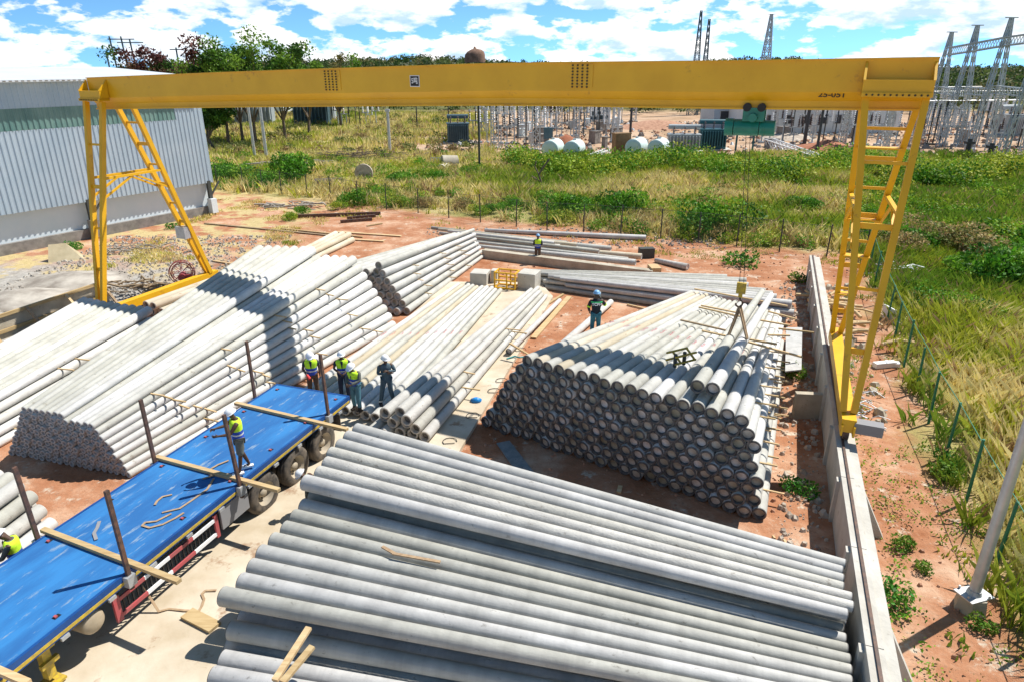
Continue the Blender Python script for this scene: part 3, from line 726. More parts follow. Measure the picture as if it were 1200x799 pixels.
def girder(r0, r1, zlo, zhi, name, mt, s0=SL, s1=SR, parent=crane, nseg=12):
    m = MB(); sec = [(r0, zlo), (r1, zlo), (r1, zhi), (r0, zhi)]; vs = []
    for k in range(nseg + 1):
        s = s0 + (s1 - s0) * k / nseg; zb = camber(s)
        vs += [cp(s, r, zb + z) for r, z in sec]
    fs = []
    for k in range(nseg):
        for i in range(4): j = (i + 1) % 4; fs.append((k * 4 + i, (k + 1) * 4 + i, (k + 1) * 4 + j, k * 4 + j))
    fs += [(0, 1, 2, 3), tuple(nseg * 4 + i for i in (3, 2, 1, 0))]
    m.add(vs, fs); return cbuild(m, name, mt, parent)
# main girder: box on top, sloping cheeks, runway flange below
m = MB(); sec = [(-.38, 1.30), (.38, 1.30), (.38, .48), (.17, .24), (.17, .05), (-.17, .05), (-.17, .24), (-.38, .48)]; vs = []; ns = 16; q = len(sec)
for k in range(ns + 1):
    s = SL + (SR - SL) * k / ns; zb = camber(s); vs += [cp(s, r, zb + z) for r, z in sec]
fs = []
for k in range(ns):
    for i in range(q): j = (i + 1) % q; fs.append((k * q + i, k * q + j, (k + 1) * q + j, (k + 1) * q + i))
fs += [tuple(reversed(range(q))), tuple(ns * q + i for i in range(q))]
m.add(vs, fs); beam = cbuild(m, 'main_beam', M['yellow'])
girder(-.43, .43, 1.30, 1.335, 'top_flange', M['yellow'])
girder(-.24, .24, .0, .05, 'bottom_flange', M['yellow'])
# bolted splices
for s in (-18.3, -8.75):
    m = MB(); zb = camber(s)
    m.bar(cp(s - .42, -.392, zb + .93), cp(s + .42, -.392, zb + .93), .02, .66); sp = cbuild(m, 'splice_plate', M['yellow'])
    m = MB()
    for i in range(4):
        for j in range(8):
            p = cp(s - .24 + i * .16, -.40, zb + .60 + j * .09); m.tube(p, p - CR * .03, .030, .030, 6)
    cbuild(m, 'bolt', M['text_dark'])
# cable track on the far side of the beam
m = MB()
for k in range(10):
    s = SL + .6 + (SR - SL - 1.2) * k / 9
    m.bar(cp(s, .38, camber(s) + .95), cp(s, 1.0, camber(s) + .95), .05)
    if k < 9:
        sb = SL + .6 + (SR - SL - 1.2) * (k + 1) / 9; m.bar(cp(s, 1.0, camber(s) + .93), cp(sb, 1.0, camber(sb) + .93), .07, .06)
cbuild(m, 'cable_track', M['steel_dark'])
# saddles and legs
def leg(sa, sb, sm, r_top, r_foot, zt, zf, w, nr, name='leg'):
    """tapered ladder frame: two chords joined by rungs"""
    lg = MB(); A0, B0 = cp(sa, r_top, zt), cp(sb, r_top, zt); A1, B1 = cf(sm - .13, r_foot, zf), cf(sm + .13, r_foot, zf)
    lg.bar(A0, A1, w, w * 1.25, up=CR); lg.bar(B0, B1, w, w * 1.25, up=CR); o = cbuild(lg, name, M['yellow'])
    for k in range(1, nr):
        r_ = MB(); tt = k / nr; r_.bar(A0.lerp(A1, tt), B0.lerp(B1, tt), .09 if k % 2 else .16, .06, up=CR)
        r_.v = [tuple(Vector(p) - cl) for p in r_.v]; r_.build('rung', M['yellow'], o)
    return o, (A0, B0, A1, B1)
def side(sa, sb, sm, zf, rail_z, nr, ro=0.0):
    for sg in (-1, 1):
        zb = camber((sa + sb) / 2); zt = zb + .34
        m = MB(); m.bar(cp(sa - .12, sg * .66, zb + .42), cp(sb + .12, sg * .66, zb + .42), .52, .1)      # flange plate with bolts
        m.bar(cp(sa - .12, sg * .66, zb + .46), cp(sb + .12, sg * .66, zb + .46), .46, .05)
        m.bar(cp(sa - .12, sg * .62, zb + .62), cp(sb + .12, sg * .62, zb + .62), .42, .34)
        for s in (sa - .1, sb + .1):
            a = cp(s, sg * .39, 0); b = cp(s, sg * .86, 0)
            for off in (0,):
                u = CU * .03
                vs = [a + Vector((0, 0, zb + .79)), b + Vector((0, 0, zb + .79)), a + Vector((0, 0, zb + 1.24))]
                vs = [p - u for p in vs] + [p + u for p in vs]
                m.add(vs, [(0, 1, 2), (5, 4, 3), (0, 3, 4, 1), (1, 4, 5, 2), (2, 5, 3, 0)])
        sd_ = cbuild(m, 'saddle', M['yellow'])
        m = MB()
        for k in range(11):
            p = cp(sa + (sb - sa) * k / 10, sg * .92, zb + .42); m.tube(p, p + CR * (sg * .03), .028, .028, 6)
        m.v = [tuple(Vector(p) - cl) for p in m.v]; m.build('bolt', M['text_dark'], sd_)
        leg(sa, sb, sm, sg * .68, sg * 3.25 + ro, zt, zf + .28, .17, nr if sg > 0 else nr - 4)
    # cross tie between the two legs, about a third of the way down
    m = MB(); zt = camber(sa) + .34; tt = .36
    for s_, e in ((sa, -.13), (sb, .13)):
        A = cp(s_, -.68, zt).lerp(cf(sm + e, -3.25 + ro, zf + .28), tt); B = cp(s_, .68, zt).lerp(cf(sm + e, 3.25 + ro, zf + .28), tt)
        m.bar(A, B, .12, .1)
        Mid = (A + B) / 2; m.bar(Mid, A + Vector((0, 0, -.9)) - (B - A) * .09, .08); m.bar(Mid, B + Vector((0, 0, -.9)) + (B - A) * .09, .08)
    cbuild(m, 'cross_tie', M['yellow'])
    m = MB(); m.bar(cf(sm, -3.75 + ro, zf + .1), cf(sm, 3.75 + ro, zf + .1), .36, .38); sl = cbuild(m, 'sill_beam', M['yellow'])
    for sg in (-1, 1):
        m = MB(); c = cf(sm, sg * 3.55 + ro, rail_z + .17); m.tube(c - CU * .07, c + CU * .07, .2, .2, 18); m.v = [tuple(Vector(p) - cl) for p in m.v]
        m.build('wheel', M['steel_dark'], sl)
        m = MB()
        for e in (-.15, .15): m.bar(cf(sm + e, sg * 3.85 + ro, zf - .02), cf(sm + e, sg * 3.25 + ro, zf - .02), .05, .3)
        m.v = [tuple(Vector(p) - cl) for p in m.v]; m.build('wheel_bracket', M['yellow'], sl)
    return sl
side(-.62, .80, .12, 1.72, WH + .045, 9)
side(-31.35, -30.3, -30.35, .30, .02, 9, .3)
# ladder and platforms between the legs on the right side
def wplat(tt, l):
    a = cp(-.62, .68, camber(-.6) + .34).lerp(cf(-.01, 3.25, 2.0), tt); m = MB(); m.bar(a - CR * .05, a + CU * l - CR * .05, .4, .05); cbuild(m, 'platform', M['yellow'])
for tt, l in ((.18, 1.2), (.46, .95), (.62, .8), (.80, .5)): wplat(tt, l)
# drive motor and cable box by the near right wheel, control box on the far left leg
m = MB(); c = cf(.62, -3.6, 1.80); m.bar(c - CU * .35, c + CU * .35, .34, .30); cbuild(m, 'drive_motor', M['strap_grey'])
m = MB(); c = cp(-30.85, .68, camber(-30.8)).lerp(cf(-30.35, 3.55, .6), .72) + CU * .0 - CR * .28; m.box(c, (.6, .35, .6), rz=-.4); cbuild(m, 'control_box', M['galv'])
# capacity plate and number
def text_mesh(body, size, bold=.0, ext=.004):
    cu = bpy.data.curves.new('txt', 'FONT'); cu.body = body; cu.size = size; cu.extrude = ext; cu.offset = bold; cu.align_x = 'CENTER'; cu.align_y = 'CENTER'
    o = bpy.data.objects.new('txt', cu); C.objects.link(o); dg = bpy.context.evaluated_depsgraph_get()
    me = bpy.data.meshes.new_from_object(o.evaluated_get(dg)); bpy.data.objects.remove(o); bpy.data.curves.remove(cu); return me
def text_on_beam(body, s, z, r, size, mt, name, parent=crane, bold=.012, sx=1):
    me = text_mesh(body, size, bold); me.materials.clear(); me.materials.append(M[mt])
    o = link(name, me, parent); n = -CR
    X = CU; Z = Vector((0, 0, 1)); R = Matrix((X, Z, n)).transposed().to_4x4(); R.translation = cp(s, r, z) - cl; o.matrix_local = R @ Matrix.Diagonal((sx, 1, 1, 1)); return o
sp = -14.75; zc = camber(sp) + .83
m = MB(); m.bar(cp(sp - .19, -.392, zc), cp(sp + .19, -.392, zc), .02, .37); cbuild(m, 'capacity_plate', M['white'])
m = MB(); m.bar(cp(sp - .165, -.404, zc), cp(sp + .165, -.404, zc), .006, .32); cbuild(m, 'capacity_panel', M['black'])
text_on_beam('5\u5428', sp, zc, -.413, .235, 'white', 'capacity_text', sx=.72, bold=.004)
text_on_beam('25-051', -1.45, camber(-1) + .40, -.345, .20, 'text_dark', 'number_text', sx=1.25, bold=.004)
# hoist
H_S = -3.45
hoist = empty('hoist', cp(H_S, 0, 9.1)); tag(hoist, 'green electric hoist hanging under the yellow beam', 'hoist'); hl = hoist.location
def hb(mb, name, mt, parent=hoist): mb.v = [tuple(Vector(p) - hl) for p in mb.v]; return mb.build(name, mt, parent)
zb = camber(H_S)
m = MB(); m.tube(cp(H_S - .52, -.08, zb - .52), cp(H_S + .18, -.08, zb - .52), .235, .235, 20); hb(m, 'rope_drum', M['hoist'])
m = MB(); m.tube(cp(H_S + .2, -.08, zb - .52), cp(H_S + .62, -.08, zb - .52), .22, .22, 20); m.tube(cp(H_S + .3, -.08, zb - .52), cp(H_S + .33, -.08, zb - .52), .24, .24, 20); hb(m, 'hoist_motor', M['hoist'])
m = MB(); m.tube(cp(H_S - .78, -.08, zb - .52), cp(H_S - .54, -.08, zb - .52), .25, .25, 20); hb(m, 'gearbox', M['hoist'])
m = MB(); m.bar(cp(H_S - .3, -.28, zb - .14), cp(H_S + .3, -.28, zb - .14), .06, .38); m.bar(cp(H_S - .3, .28, zb - .14), cp(H_S + .3, .28, zb - .14), .06, .38)
m.bar(cp(H_S - .1, -.28, zb - .2), cp(H_S - .1, .28, zb - .2), .1, .1); m.tube(cp(H_S, -.31, zb - .22), cp(H_S, -.50, zb - .22), .13, .12, 14); hb(m, 'trolley', M['hoist'])
m = MB()
for e in (-.2, .2):
    for r in (-.25, .25): m.tube(cp(H_S + e, r * .8, zb + .06), cp(H_S + e, r * 1.3, zb + .06), .12, .12, 14)
hb(m, 'trolley_wheel', M['black'])
hook_top = G(869, 336, 4.45)
m = MB(); a0 = cp(H_S - .1, -.1, zb - .7)
for e in (-.06, .06):
    m.tube(a0 + CU * e, hook_top + CU * e, .009, .009, 5)
hb(m, 'hoist_rope', M['black'])
hk = empty('hook_block', hook_top); tag(hk, 'yellow hook block hanging low over the big right stack', 'hook')
m = MB(); m.box((0, 0, -.05), (.28, .14, .34), rz=-.4); m.box((0, 0, -.26), (.12, .1, .18), rz=-.4); m.build('block_housing', M['yellow_stripe'], hk)
m = MB(); pts = [Vector((0, 0, -.3)), Vector((0, 0, -.42)), Vector((.09, 0, -.5)), Vector((.1, 0, -.6)), Vector((0, 0, -.68)), Vector((-.1, 0, -.62)), Vector((-.11, 0, -.55))]
m.path(pts, .03, 8); m.build('hook', M['steel_dark'], hk)
pd = G(800, 390, 2.8)
# rope slings from the hook round the two poles
for i, (px_, lb) in enumerate((((853, 394), 'left leg of the rope sling under the hook block'), ((875, 398), 'right leg of the rope sling under the hook block'))):
    e = G(*px_, 2.95); t0 = hook_top + Vector((0, 0, -.66)); m = MB(); m.tube((0, 0, 0), e - t0, .035, .035, 7); m.tube(Vector((.07, 0, 0)), e - t0 + Vector((.05, .05, 0)), .03, .03, 7)
    tag(m.build('rope_sling', M['strap'], loc=t0), lb, 'rope sling', 'rope slings on the hook')
# orange cable reel by the far left leg
rl = G(216, 334); t = empty('cable_reel', (rl.x, rl.y, 0), .25); tag(t, 'round spoked red cable reel by the far left crane foot', 'cable reel')
m = MB()
for y in (-.14, .14):
    for rr in (.62, .5):
        for k in range(20):
            a, b = 2 * math.pi * k / 20, 2 * math.pi * (k + 1) / 20
            m.tube((rr * math.cos(a), y, .68 + rr * math.sin(a)), (rr * math.cos(b), y, .68 + rr * math.sin(b)), .022, .022, 5)
    for k in range(8):
        a = 2 * math.pi * k / 8; m.tube((.1 * math.cos(a), y, .68 + .1 * math.sin(a)), (.62 * math.cos(a), y, .68 + .62 * math.sin(a)), .018, .018, 5)
m.build('spoked_rim', M['red'], t)
m = MB(); m.tube((.05, -.55, .55), (.05, -.05, .55), .19, .19, 16); m.box((.35, -.3, .5), (.35, .3, .28)); m.build('reel_motor', M['red'], t)
m = MB(); m.bar((-.5, 0, .04), (.5, 0, .04), .12); m.bar((0, 0, .05), (0, 0, .68), .1); m.build('stand', M['steel_dark'], t)

# ------------------------------------------------------------------ flatbed trailer
TD = Vector((-.3235, -.9462, 0)); TO = Vector((-6.22, 19.2, 0)); TRZ = math.atan2(TD.y, TD.x)
tr = empty('flatbed_trailer', TO, TRZ); tag(tr, 'long flatbed trailer with a scuffed bright blue deck', 'trailer')
LT, HWD, DZ = 13.6, 1.32, 1.45
m = MB(); m.box((LT / 2, 0, DZ - .035), (LT, 2 * HWD - .12, .07)); dk = m.build('deck', M['deck'], tr)
for sg in (-1, 1):
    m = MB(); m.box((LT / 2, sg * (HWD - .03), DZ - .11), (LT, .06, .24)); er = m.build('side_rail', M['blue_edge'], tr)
    m = MB(); m.box((LT / 2, sg * (HWD + .003), DZ - .16), (LT - .1, .012, .07)); m.build('yellow_stripe', M['yellow_stripe'], er)
m = MB(); m.box((.03, 0, DZ - .12), (.08, 2 * HWD - .14, .25)); m.build('rear_bumper', M['blue_edge'], tr)
for sg in (-1, 1):
    m = MB(); m.box((.02 - .04, sg * .95, DZ - .14), (.04, .34, .14)); m.build('tail_light', M['red'], tr)
for sg in (-1, 1):
    m = MB(); m.box((LT / 2 + .3, sg * .45, 1.03), (LT - .8, .12, .42)); m.build('chassis_beam', M['black'], tr)
m = MB()
for k in range(14): m.box((.5 + k * 1.0, 0, DZ - .14), (.1, 2 * HWD - .2, .12))
m.build('cross_member', M['post_dark'], tr)
AX = (1.42, 2.76, 4.10)
for ax in AX:
    m = MB(); m.tube((ax, -1.1, .57), (ax, 1.1, .57), .08, .08, 10); m.build('axle', M['black'], tr)
    for sg in (-1, 1):
        wroot = None
        m = MB()
        for yy in (.62, .98):
            prof = [(-.14, .32), (-.155, .45), (-.125, .54), (-.07, .565), (-.055, .55), (-.04, .57), (.04, .57), (.055, .55), (.07, .565), (.125, .54), (.155, .45), (.14, .32)]
            vs = []; n = 28
            for (dy, rr) in prof:
                for i in range(n):
                    a = 2 * math.pi * i / n; vs.append((ax + rr * math.cos(a), sg * (yy + .15) + dy, .57 + rr * math.sin(a)))
            m.add(vs, [(k * n + i, k * n + (i + 1) % n, (k + 1) * n + (i + 1) % n, (k + 1) * n + i) for k in range(len(prof) - 1) for i in range(n)], 0, True)
        wh = m.build('wheel', M['rubber'], tr)
        m = MB(); n = 28; prof = [(.135, .33), (.11, .29), (-.03, .235), (-.05, .14), (.0, .12), (.07, .11), (.08, .02)]; vs = []
        for (dy, rr) in prof:
            for i in range(n):
                a = 2 * math.pi * i / n; vs.append((ax + rr * math.cos(a), sg * (1.13 + dy), .57 + rr * math.sin(a)))
        m.add(vs, [(k * n + i, k * n + (i + 1) % n, (k + 1) * n + (i + 1) % n, (k + 1) * n + i) for k in range(len(prof) - 1) for i in range(n)], 0, True)
        m.add(vs[-n:], [tuple(range(n))])
        m.build('rim', M['rim'], wh)
        m = MB()
        for k in range(8):
            a = 2 * math.pi * k / 8; p = Vector((ax + .17 * math.cos(a), sg * 1.08, .57 + .17 * math.sin(a))); m.tube(p, p + Vector((0, sg * .05, 0)), .02, .02, 6)
        m.build('wheel_nut', M['black'], wh)
for sg in (-1, 1):
    for ax in AX:
        m = MB()
        m.box((ax, sg * .9, 1.13), (1.1, .5, .03)); m.build('mudguard', M['black'], tr)
    m = MB(); m.box((.55, sg * 1.0, .78), (.02, .55, .55)); m.build('mud_flap', M['rubber'], tr)
    # spare panel then under-run guard with red and white bands
    m = MB(); m.box((5.2, sg * 1.22, .84), (.95, .05, .56)); m.build('grey_panel', M['strap_grey'], tr)
    g0, g1 = 5.9, 8.6
    gd = empty('side_guard'); gd.parent = tr
    m = MB(); m.box((g0 - .05, sg * 1.24, .80), (.10, .05, .62)); m.build('guard_post', M['red'], gd)
    m = MB(); m.box((g1 + .05, sg * 1.24, .80), (.14, .05, .60)); m.build('guard_post', M['red'], gd)
    for z in (.60, .98):
        k = 0; x = g0
        while x < g1 - .01:
            l = min(.68, g1 - x); m = MB(); m.box((x + l / 2, sg * 1.24, z), (l, .04, .085)); m.build('guard_rail', M['white'] if k % 2 == 0 else M['red'], gd); x += l; k += 1
    m = MB()
    for k in range(22): m.box((g0 + .15 + k * .115, sg * 1.20, .79), (.03, .03, .3))
    m.build('guard_grille', M['black'], gd)
M['tank'] = mat('tank', (.30, .24, .16), (.40, .33, .23), 3, .45)
def airtank(cx, sg):
    m = MB(); n = 20; R = .24; prof = []
    for k in range(7): a = math.pi / 2 * k / 6; prof.append((-.35 - .12 * math.cos(a), max(.002, R * math.sin(a))))
    for k in range(7): a = math.pi / 2 * (1 - k / 6); prof.append((.35 + .12 * math.cos(a), max(.002, R * math.sin(a))))
    vs = []
    for dy, rr in prof:
        for i in range(n): a = 2 * math.pi * i / n; vs.append((cx + rr * math.cos(a), sg * .85 + dy, .92 + rr * math.sin(a)))
    m.add(vs, [(k * n + i, k * n + (i + 1) % n, (k + 1) * n + (i + 1) % n, (k + 1) * n + i) for k in range(len(prof) - 1) for i in range(n)], 0, True)
    m.build('air_tank', M['tank'], tr)
airtank(9.15, 1)
for sg in (-1, 1):
    m = MB(); m.box((10.0, sg * .95, .8), (.16, .16, .95)); m.box((10.0, sg * .95, .2), (.34, .34, .05)); m.box((10.0, sg * 1.05, 1.05), (.3, .1, .12)); m.box((10.0, sg * 1.05, .7), (.34, .08, .1))
    m.build('landing_leg', M['yellow_stripe'], tr)
# stake pockets, lashing rings
m = MB()
for k in range(13): m.box((.6 + k * 1.02, HWD + .01, DZ - .27), (.16, .05, .07)); m.box((.6 + k * 1.02, -HWD - .01, DZ - .27), (.16, .05, .07))
m.build('rope_hook', M['galv'], tr)
for k in range(9):
    for sg in (-1, 1):
        x = .35 + k * 1.55; m = MB(); m.box((x, sg * 1.05, DZ + .004), (.13, .09, .006)); pk = m.build('lashing_ring', M['black'], tr)
        m = MB(); m.box((x + .02, sg * 1.05, DZ + .02), (.05, .06, .03)); m.build('ring_tab', M['red'], pk)
def stake(x, sg, h=2.0, tilt=(0, 0), sunk=.35):
    m = MB(); b = Vector((x, sg * (HWD + .06), DZ - sunk)); tp = Vector((x + tilt[0], sg * (HWD + .06) + tilt[1], DZ + h)); m.bar(b, tp, .065, .085)
    o = m.build('stake', M['steel_dark'], tr); m = MB(); m.box((x, sg * (HWD + .06), DZ - .14), (.2, .14, .24)); m.build('stake_pocket', M['galv'], o)
for x, hr in ((1.25, 2.0), (5.05, 2.05), (8.35, 2.05)): stake(x, 1, hr - .15, (random.uniform(-.1, .05), -.1))
for x, hr in ((1.0, 1.95), (4.9, 1.9), (8.1, 1.9), (12.3, 1.9)): stake(x, -1, hr - .1, (.05, .05))
# timbers laid across the deck
def deckplank(p, q, lb, w=.12, h=.08, z=DZ + .05, mt='timber'):
    plank(G(*p, z), G(*q, z), w, h, mt, lb, group='timbers across the blue deck')
deckplank((276, 472), (407, 503), 'timber laid across the blue deck nearest its far end')
deckplank((183, 535), (327, 574), 'timber across the blue deck just before the man on it')
deckplank((50, 620), (210, 681), 'timber across the blue deck in front of the third wheel stake')
deckplank((-60, 760), (33, 800), 'timber across the blue deck at the bottom left corner')
# straps thrown on the deck and on the ground
def ribbon(pts, w, mt, label, name='lashing_strap', cat='strap', th=.012):
    m = MB(); o0 = Vector(pts[0])
    for a, b in zip(pts[:-1], pts[1:]): m.bar(Vector(a) - o0, Vector(b) - o0 + (Vector(b) - Vector(a)).normalized() * .01, w, th)
    tag(m.build(name, M[mt], loc=o0), label, cat); return m
def chain_px(pts, z, wob=0): return [G(x, y, z + (i % 2) * .004) for i, (x, y) in enumerate(pts)]
P4 = lambda x, y: (x / 3.993, 599 + y / 3.995)
P3 = lambda x, y: (x / 3.993, 400 + y / 3.995)
ribbon(chain_px([P4(860, 5), P4(820, 30), P4(760, 60), P4(700, 75), P4(665, 65), P4(680, 50), P4(730, 45), P4(800, 10)], DZ + .02), .05, 'strap', 'looped brown strap lying on the middle of the blue deck')
ribbon(chain_px([P3(1000, 640), P3(970, 690), P3(900, 740), P3(840, 780), P3(760, 799)], DZ + .02), .05, 'strap', 'long brown strap running over the deck from the man to the middle')
ribbon(chain_px([P3(1070, 555), P3(1020, 575), P3(960, 610), P3(1000, 625), P3(950, 640)], DZ + .03), .05, 'strap', 'tangled brown strap by the feet of the man on the deck')
ribbon(chain_px([P3(805, 715), P3(760, 725), P3(735, 745), P3(725, 762)], DZ + .02), .05, 'strap', 'short crumpled strap left of the middle of the deck')
ribbon(chain_px([P4(465, 45), P4(455, 75), P4(440, 100), P4(450, 130)], DZ + .02), .07, 'strap_grey', 'small crumpled grey rag on the near part of the deck', 'rag', 'rag')
ribbon([G(154, 665, 1.4), G(163, 680, .95), G(174, 697, .5), G(186, 716, SLAB + .03), *chain_px([P4(790, 455), P4(860, 462), P4(930, 465), P4(945, 440), P4(955, 410), P4(945, 385), P4(960, 370), P4(1010, 368)], SLAB + .02)], .05, 'strap', 'brown strap hanging off the trailer and trailing on the concrete')
#@@PART4
# ------------------------------------------------------------------ warehouse on the left
WB = Vector((-23.7, 54, 0)); WDR = Vector((-.51, -.86, 0)).normalized(); WOUT = Vector((.86, -.51, 0)).normalized()
wh = empty('warehouse', WB, math.atan2(WDR.y, WDR.x)); tag(wh, 'white corrugated metal warehouse with green translucent strip', 'warehouse')
# local x runs along the wall towards the camera, local y = away to the yard side
LW, DW = 46.0, 24.0; ys = 1 if Matrix.Rotation(math.atan2(WDR.y, WDR.x), 3, 'Z') @ Vector((0, 1, 0)) @ WOUT > 0 else -1
M['clad'] = mat('clad', (.40, .50, .59), (.47, .56, .64), .5, .45, .25)
M['clad_green'] = mat('clad_green', (.09, .20, .19), (.20, .33, .30), .9, .3, detail=8, stretch=(1, 1, .4))
M['roof_sheet'] = mat('roof_sheet', (.62, .66, .70), (.70, .73, .76), .3, .45, .15)
def corrugated(x0, x1, z0, z1, y, name, mt, step=.33, dep=.045, parent=wh):
    m = MB(); x = x0; vs = []; fs = []
    while x < x1 - 1e-3:
        w = min(step, x1 - x)
        for (dx, dy) in ((0, 0), (.52, 0), (.62, 1), (.90, 1)): vs.append((x + dx * w, ys * (y + dy * dep), z0)); vs.append((x + dx * w, ys * (y + dy * dep), z1))
        x += w
    vs.append((x1, ys * y, z0)); vs.append((x1, ys * y, z1))
    for k in range(0, len(vs) - 2, 2): fs.append((k, k + 1, k + 3, k + 2))
    m.add(vs, fs); return m.build(name, mt, parent)
YC = .55
corrugated(0, LW, 2.45, 7.2, YC, 'wall_cladding', M['clad'])
corrugated(2.2, LW, 7.2, 8.45, YC, 'translucent_strip', M['clad_green'])
corrugated(0, 2.2, 7.2, 8.45, YC, 'wall_cladding', M['clad'])
corrugated(0, LW, 8.45, 10.0, YC, 'wall_cladding', M['clad'])
m = MB(); m.box((LW / 2, ys * (.0 - .1), 1.5), (LW, .25, 2.2)); m.build('plinth_wall', M['white_wall'], wh)
m = MB(); m.box((LW / 2, ys * (.08), .3), (LW + .2, .5, .7)); m.build('plinth_base', M['grey_base'], wh)
m = MB(); m.box((-.04, ys * (YC - DW / 2), 6.2), (.06, DW, 7.55)); m.build('end_wall', M['clad'], wh)
m = MB(); m.box((.1, ys * (-DW / 2), 1.2), (.2, DW, 2.4)); m.build('end_plinth', M['grey_base'], wh)
m = MB()
RP = [(-.5, YC + .75, 10.05), (LW, YC + .75, 10.05), (LW, YC - 12, 10.75), (-.5, YC - 12, 10.75), (-.5, YC - 24.5, 9.6), (LW, YC - 24.5, 9.6)]
V_ = [(a, ys * b, c) for a, b, c in RP]; V2 = [(a, b, c - .12) for a, b, c in V_]
m.add(V_ + V2, [(0, 1, 2, 3), (3, 2, 5, 4), (7, 6, 9, 8), (8, 9, 10, 11), (0, 6, 7, 1), (4, 5, 11, 10), (0, 3, 9, 6), (3, 4, 10, 9), (1, 7, 8, 2), (2, 8, 11, 5)])
roof = m.build('roof', M['roof_sheet'], wh)
m = MB(); x = -.5
while x < LW: m.add([(x, ys * (YC + .78), 10.02), (x + .18, ys * (YC + .78), 10.02), (x + .18, ys * (YC + .78), 9.95), (x, ys * (YC + .78), 9.95)], [(0, 1, 2, 3)]); x += .33
m.build('eave_trim', M['grey_base'], roof)
for k, x in enumerate((.35, 9.6, 18.5, 27.5)):
    m = MB(); m.bar((x, ys * .6, .15), (x, ys * .6, 1.25), .5, .5); m.build('column_foot', M['grey_base'] if k else M['white_wall'], wh)
    m = MB(); m.bar((x, ys * .5, 1.2), (x, ys * .5, 2.6), .22, .28); m.bar((x, ys * .55, 1.4), (x - 1.0, ys * .45, 2.45), .1); m.build('bracket', M['post_dark'], wh)

# ------------------------------------------------------------------ mesh fences and posts
def mesh_strands(posts, heights, name_mat, t, h):
    m = MB()
    for z in heights:
        for a, b in zip(posts[:-1], posts[1:]): m.bar(a + Vector((0, 0, z)), b + Vector((0, 0, z)), .012)
    return m
M['mesh'] = bpy.data.materials.new('mesh'); M['mesh'].use_nodes = True
def _mesh_mat(m, col):
    nt = m.node_tree; N = nt.nodes; L = nt.links; b = N['Principled BSDF']; b.inputs['Base Color'].default_value = lin(col)
    tr = N.new('ShaderNodeBsdfTransparent'); mx = N.new('ShaderNodeMixShader'); tc = N.new('ShaderNodeTexCoord')
    sp_ = N.new('ShaderNodeSeparateXYZ'); L.new(tc.outputs['UV'], sp_.inputs[0])
    outs = []
    for sgn in (1, -1):
        a = N.new('ShaderNodeMath'); a.operation = 'MULTIPLY_ADD'; a.inputs[1].default_value = sgn; L.new(sp_.outputs[0], a.inputs[0]); L.new(sp_.outputs[1], a.inputs[2])
        f = N.new('ShaderNodeMath'); f.operation = 'PINGPONG'; f.inputs[1].default_value = .05; L.new(a.outputs[0], f.inputs[0])
        g_ = N.new('ShaderNodeMath'); g_.operation = 'LESS_THAN'; g_.inputs[1].default_value = .0035; L.new(f.outputs[0], g_.inputs[0]); outs.append(g_.outputs[0])
    mm = N.new('ShaderNodeMath'); mm.operation = 'MAXIMUM'; L.new(outs[0], mm.inputs[0]); L.new(outs[1], mm.inputs[1])
    L.new(mm.outputs[0], mx.inputs[0]); L.new(tr.outputs[0], mx.inputs[1]); L.new(b.outputs[0], mx.inputs[2]); L.new(mx.outputs[0], N['Material Output'].inputs[0])
_mesh_mat(M['mesh'], (.03, .12, .07))
def fence(posts, h, mt, label, name='mesh_fence'):
    o0 = posts[0].copy(); t = empty(name, o0); tag(t, label, 'fence')
    for p in posts:
        m = MB(); q = p - o0; m.tube(q, q + Vector((random.uniform(-.05, .05), random.uniform(-.05, .05), h * random.uniform(.94, 1.06))), .045, .04, 7); m.build('post', mt, t)
    # mesh panel: one sheet following the posts, diamonds in its own coordinates
    vs = []; uv = []; L = 0; prev = None
    for p in posts:
        if prev is not None: L += (p - prev).length
        prev = p; q = p - o0; vs += [tuple(q + Vector((0, 0, .05))), tuple(q + Vector((0, 0, h - .05)))]; uv += [(L, .05), (L, h - .05)]
    me = bpy.data.meshes.new('wire_mesh'); fs = [(k, k + 2, k + 3, k + 1) for k in range(0, len(vs) - 2, 2)]; me.from_pydata(vs, [], fs)
    ul = me.uv_layers.new(name='UVMap')
    for lp in me.loops: ul.data[lp.index].uv = uv[lp.vertex_index]
    me.materials.append(M['mesh']); link('wire_mesh', me, t)
    m = MB()
    for z in (h - .06,):
        for a, b in zip(posts[:-1], posts[1:]): m.bar(a - o0 + Vector((0, 0, z)), b - o0 + Vector((0, 0, z)), .018)
    m.build('line_wire', mt, t); return t
side_px = [(1014, 301), (1019, 316), (1024, 336), (1031, 357), (1039, 378), (1047, 402), (1059, 430), (1073, 460), (1088, 496), (1108, 535), (1132, 588)]
side_posts = [G(x, y) for x, y in side_px]
dd = (side_posts[-1] - side_posts[-3]).normalized(); side_posts += [side_posts[-1] + dd * 2.6, side_posts[-1] + dd * 5.2, side_posts[-1] + dd * 7.8]
fence(side_posts, 1.85, M['fence_green'], 'green mesh fence running along the right of the crane wall')
back_px = [(968, 303), (913, 296), (863, 289), (818, 284), (774, 280), (727, 276), (684, 272), (641, 270), (605, 266), (563, 261), (526, 256), (490, 250), (453, 246), (420, 241), (388, 235), (360, 231), (330, 228), (308, 225), (285, 222), (255, 218)]
fence([G(x, y) for x, y in back_px], 2.0, M['post_dark'], 'dark posted mesh fence running across behind the yard')
t = fence([G(985, 305), G(1002, 303), G(1014, 301)], 1.7, M['post_dark'], 'short return of mesh fence between the back and the side fence')

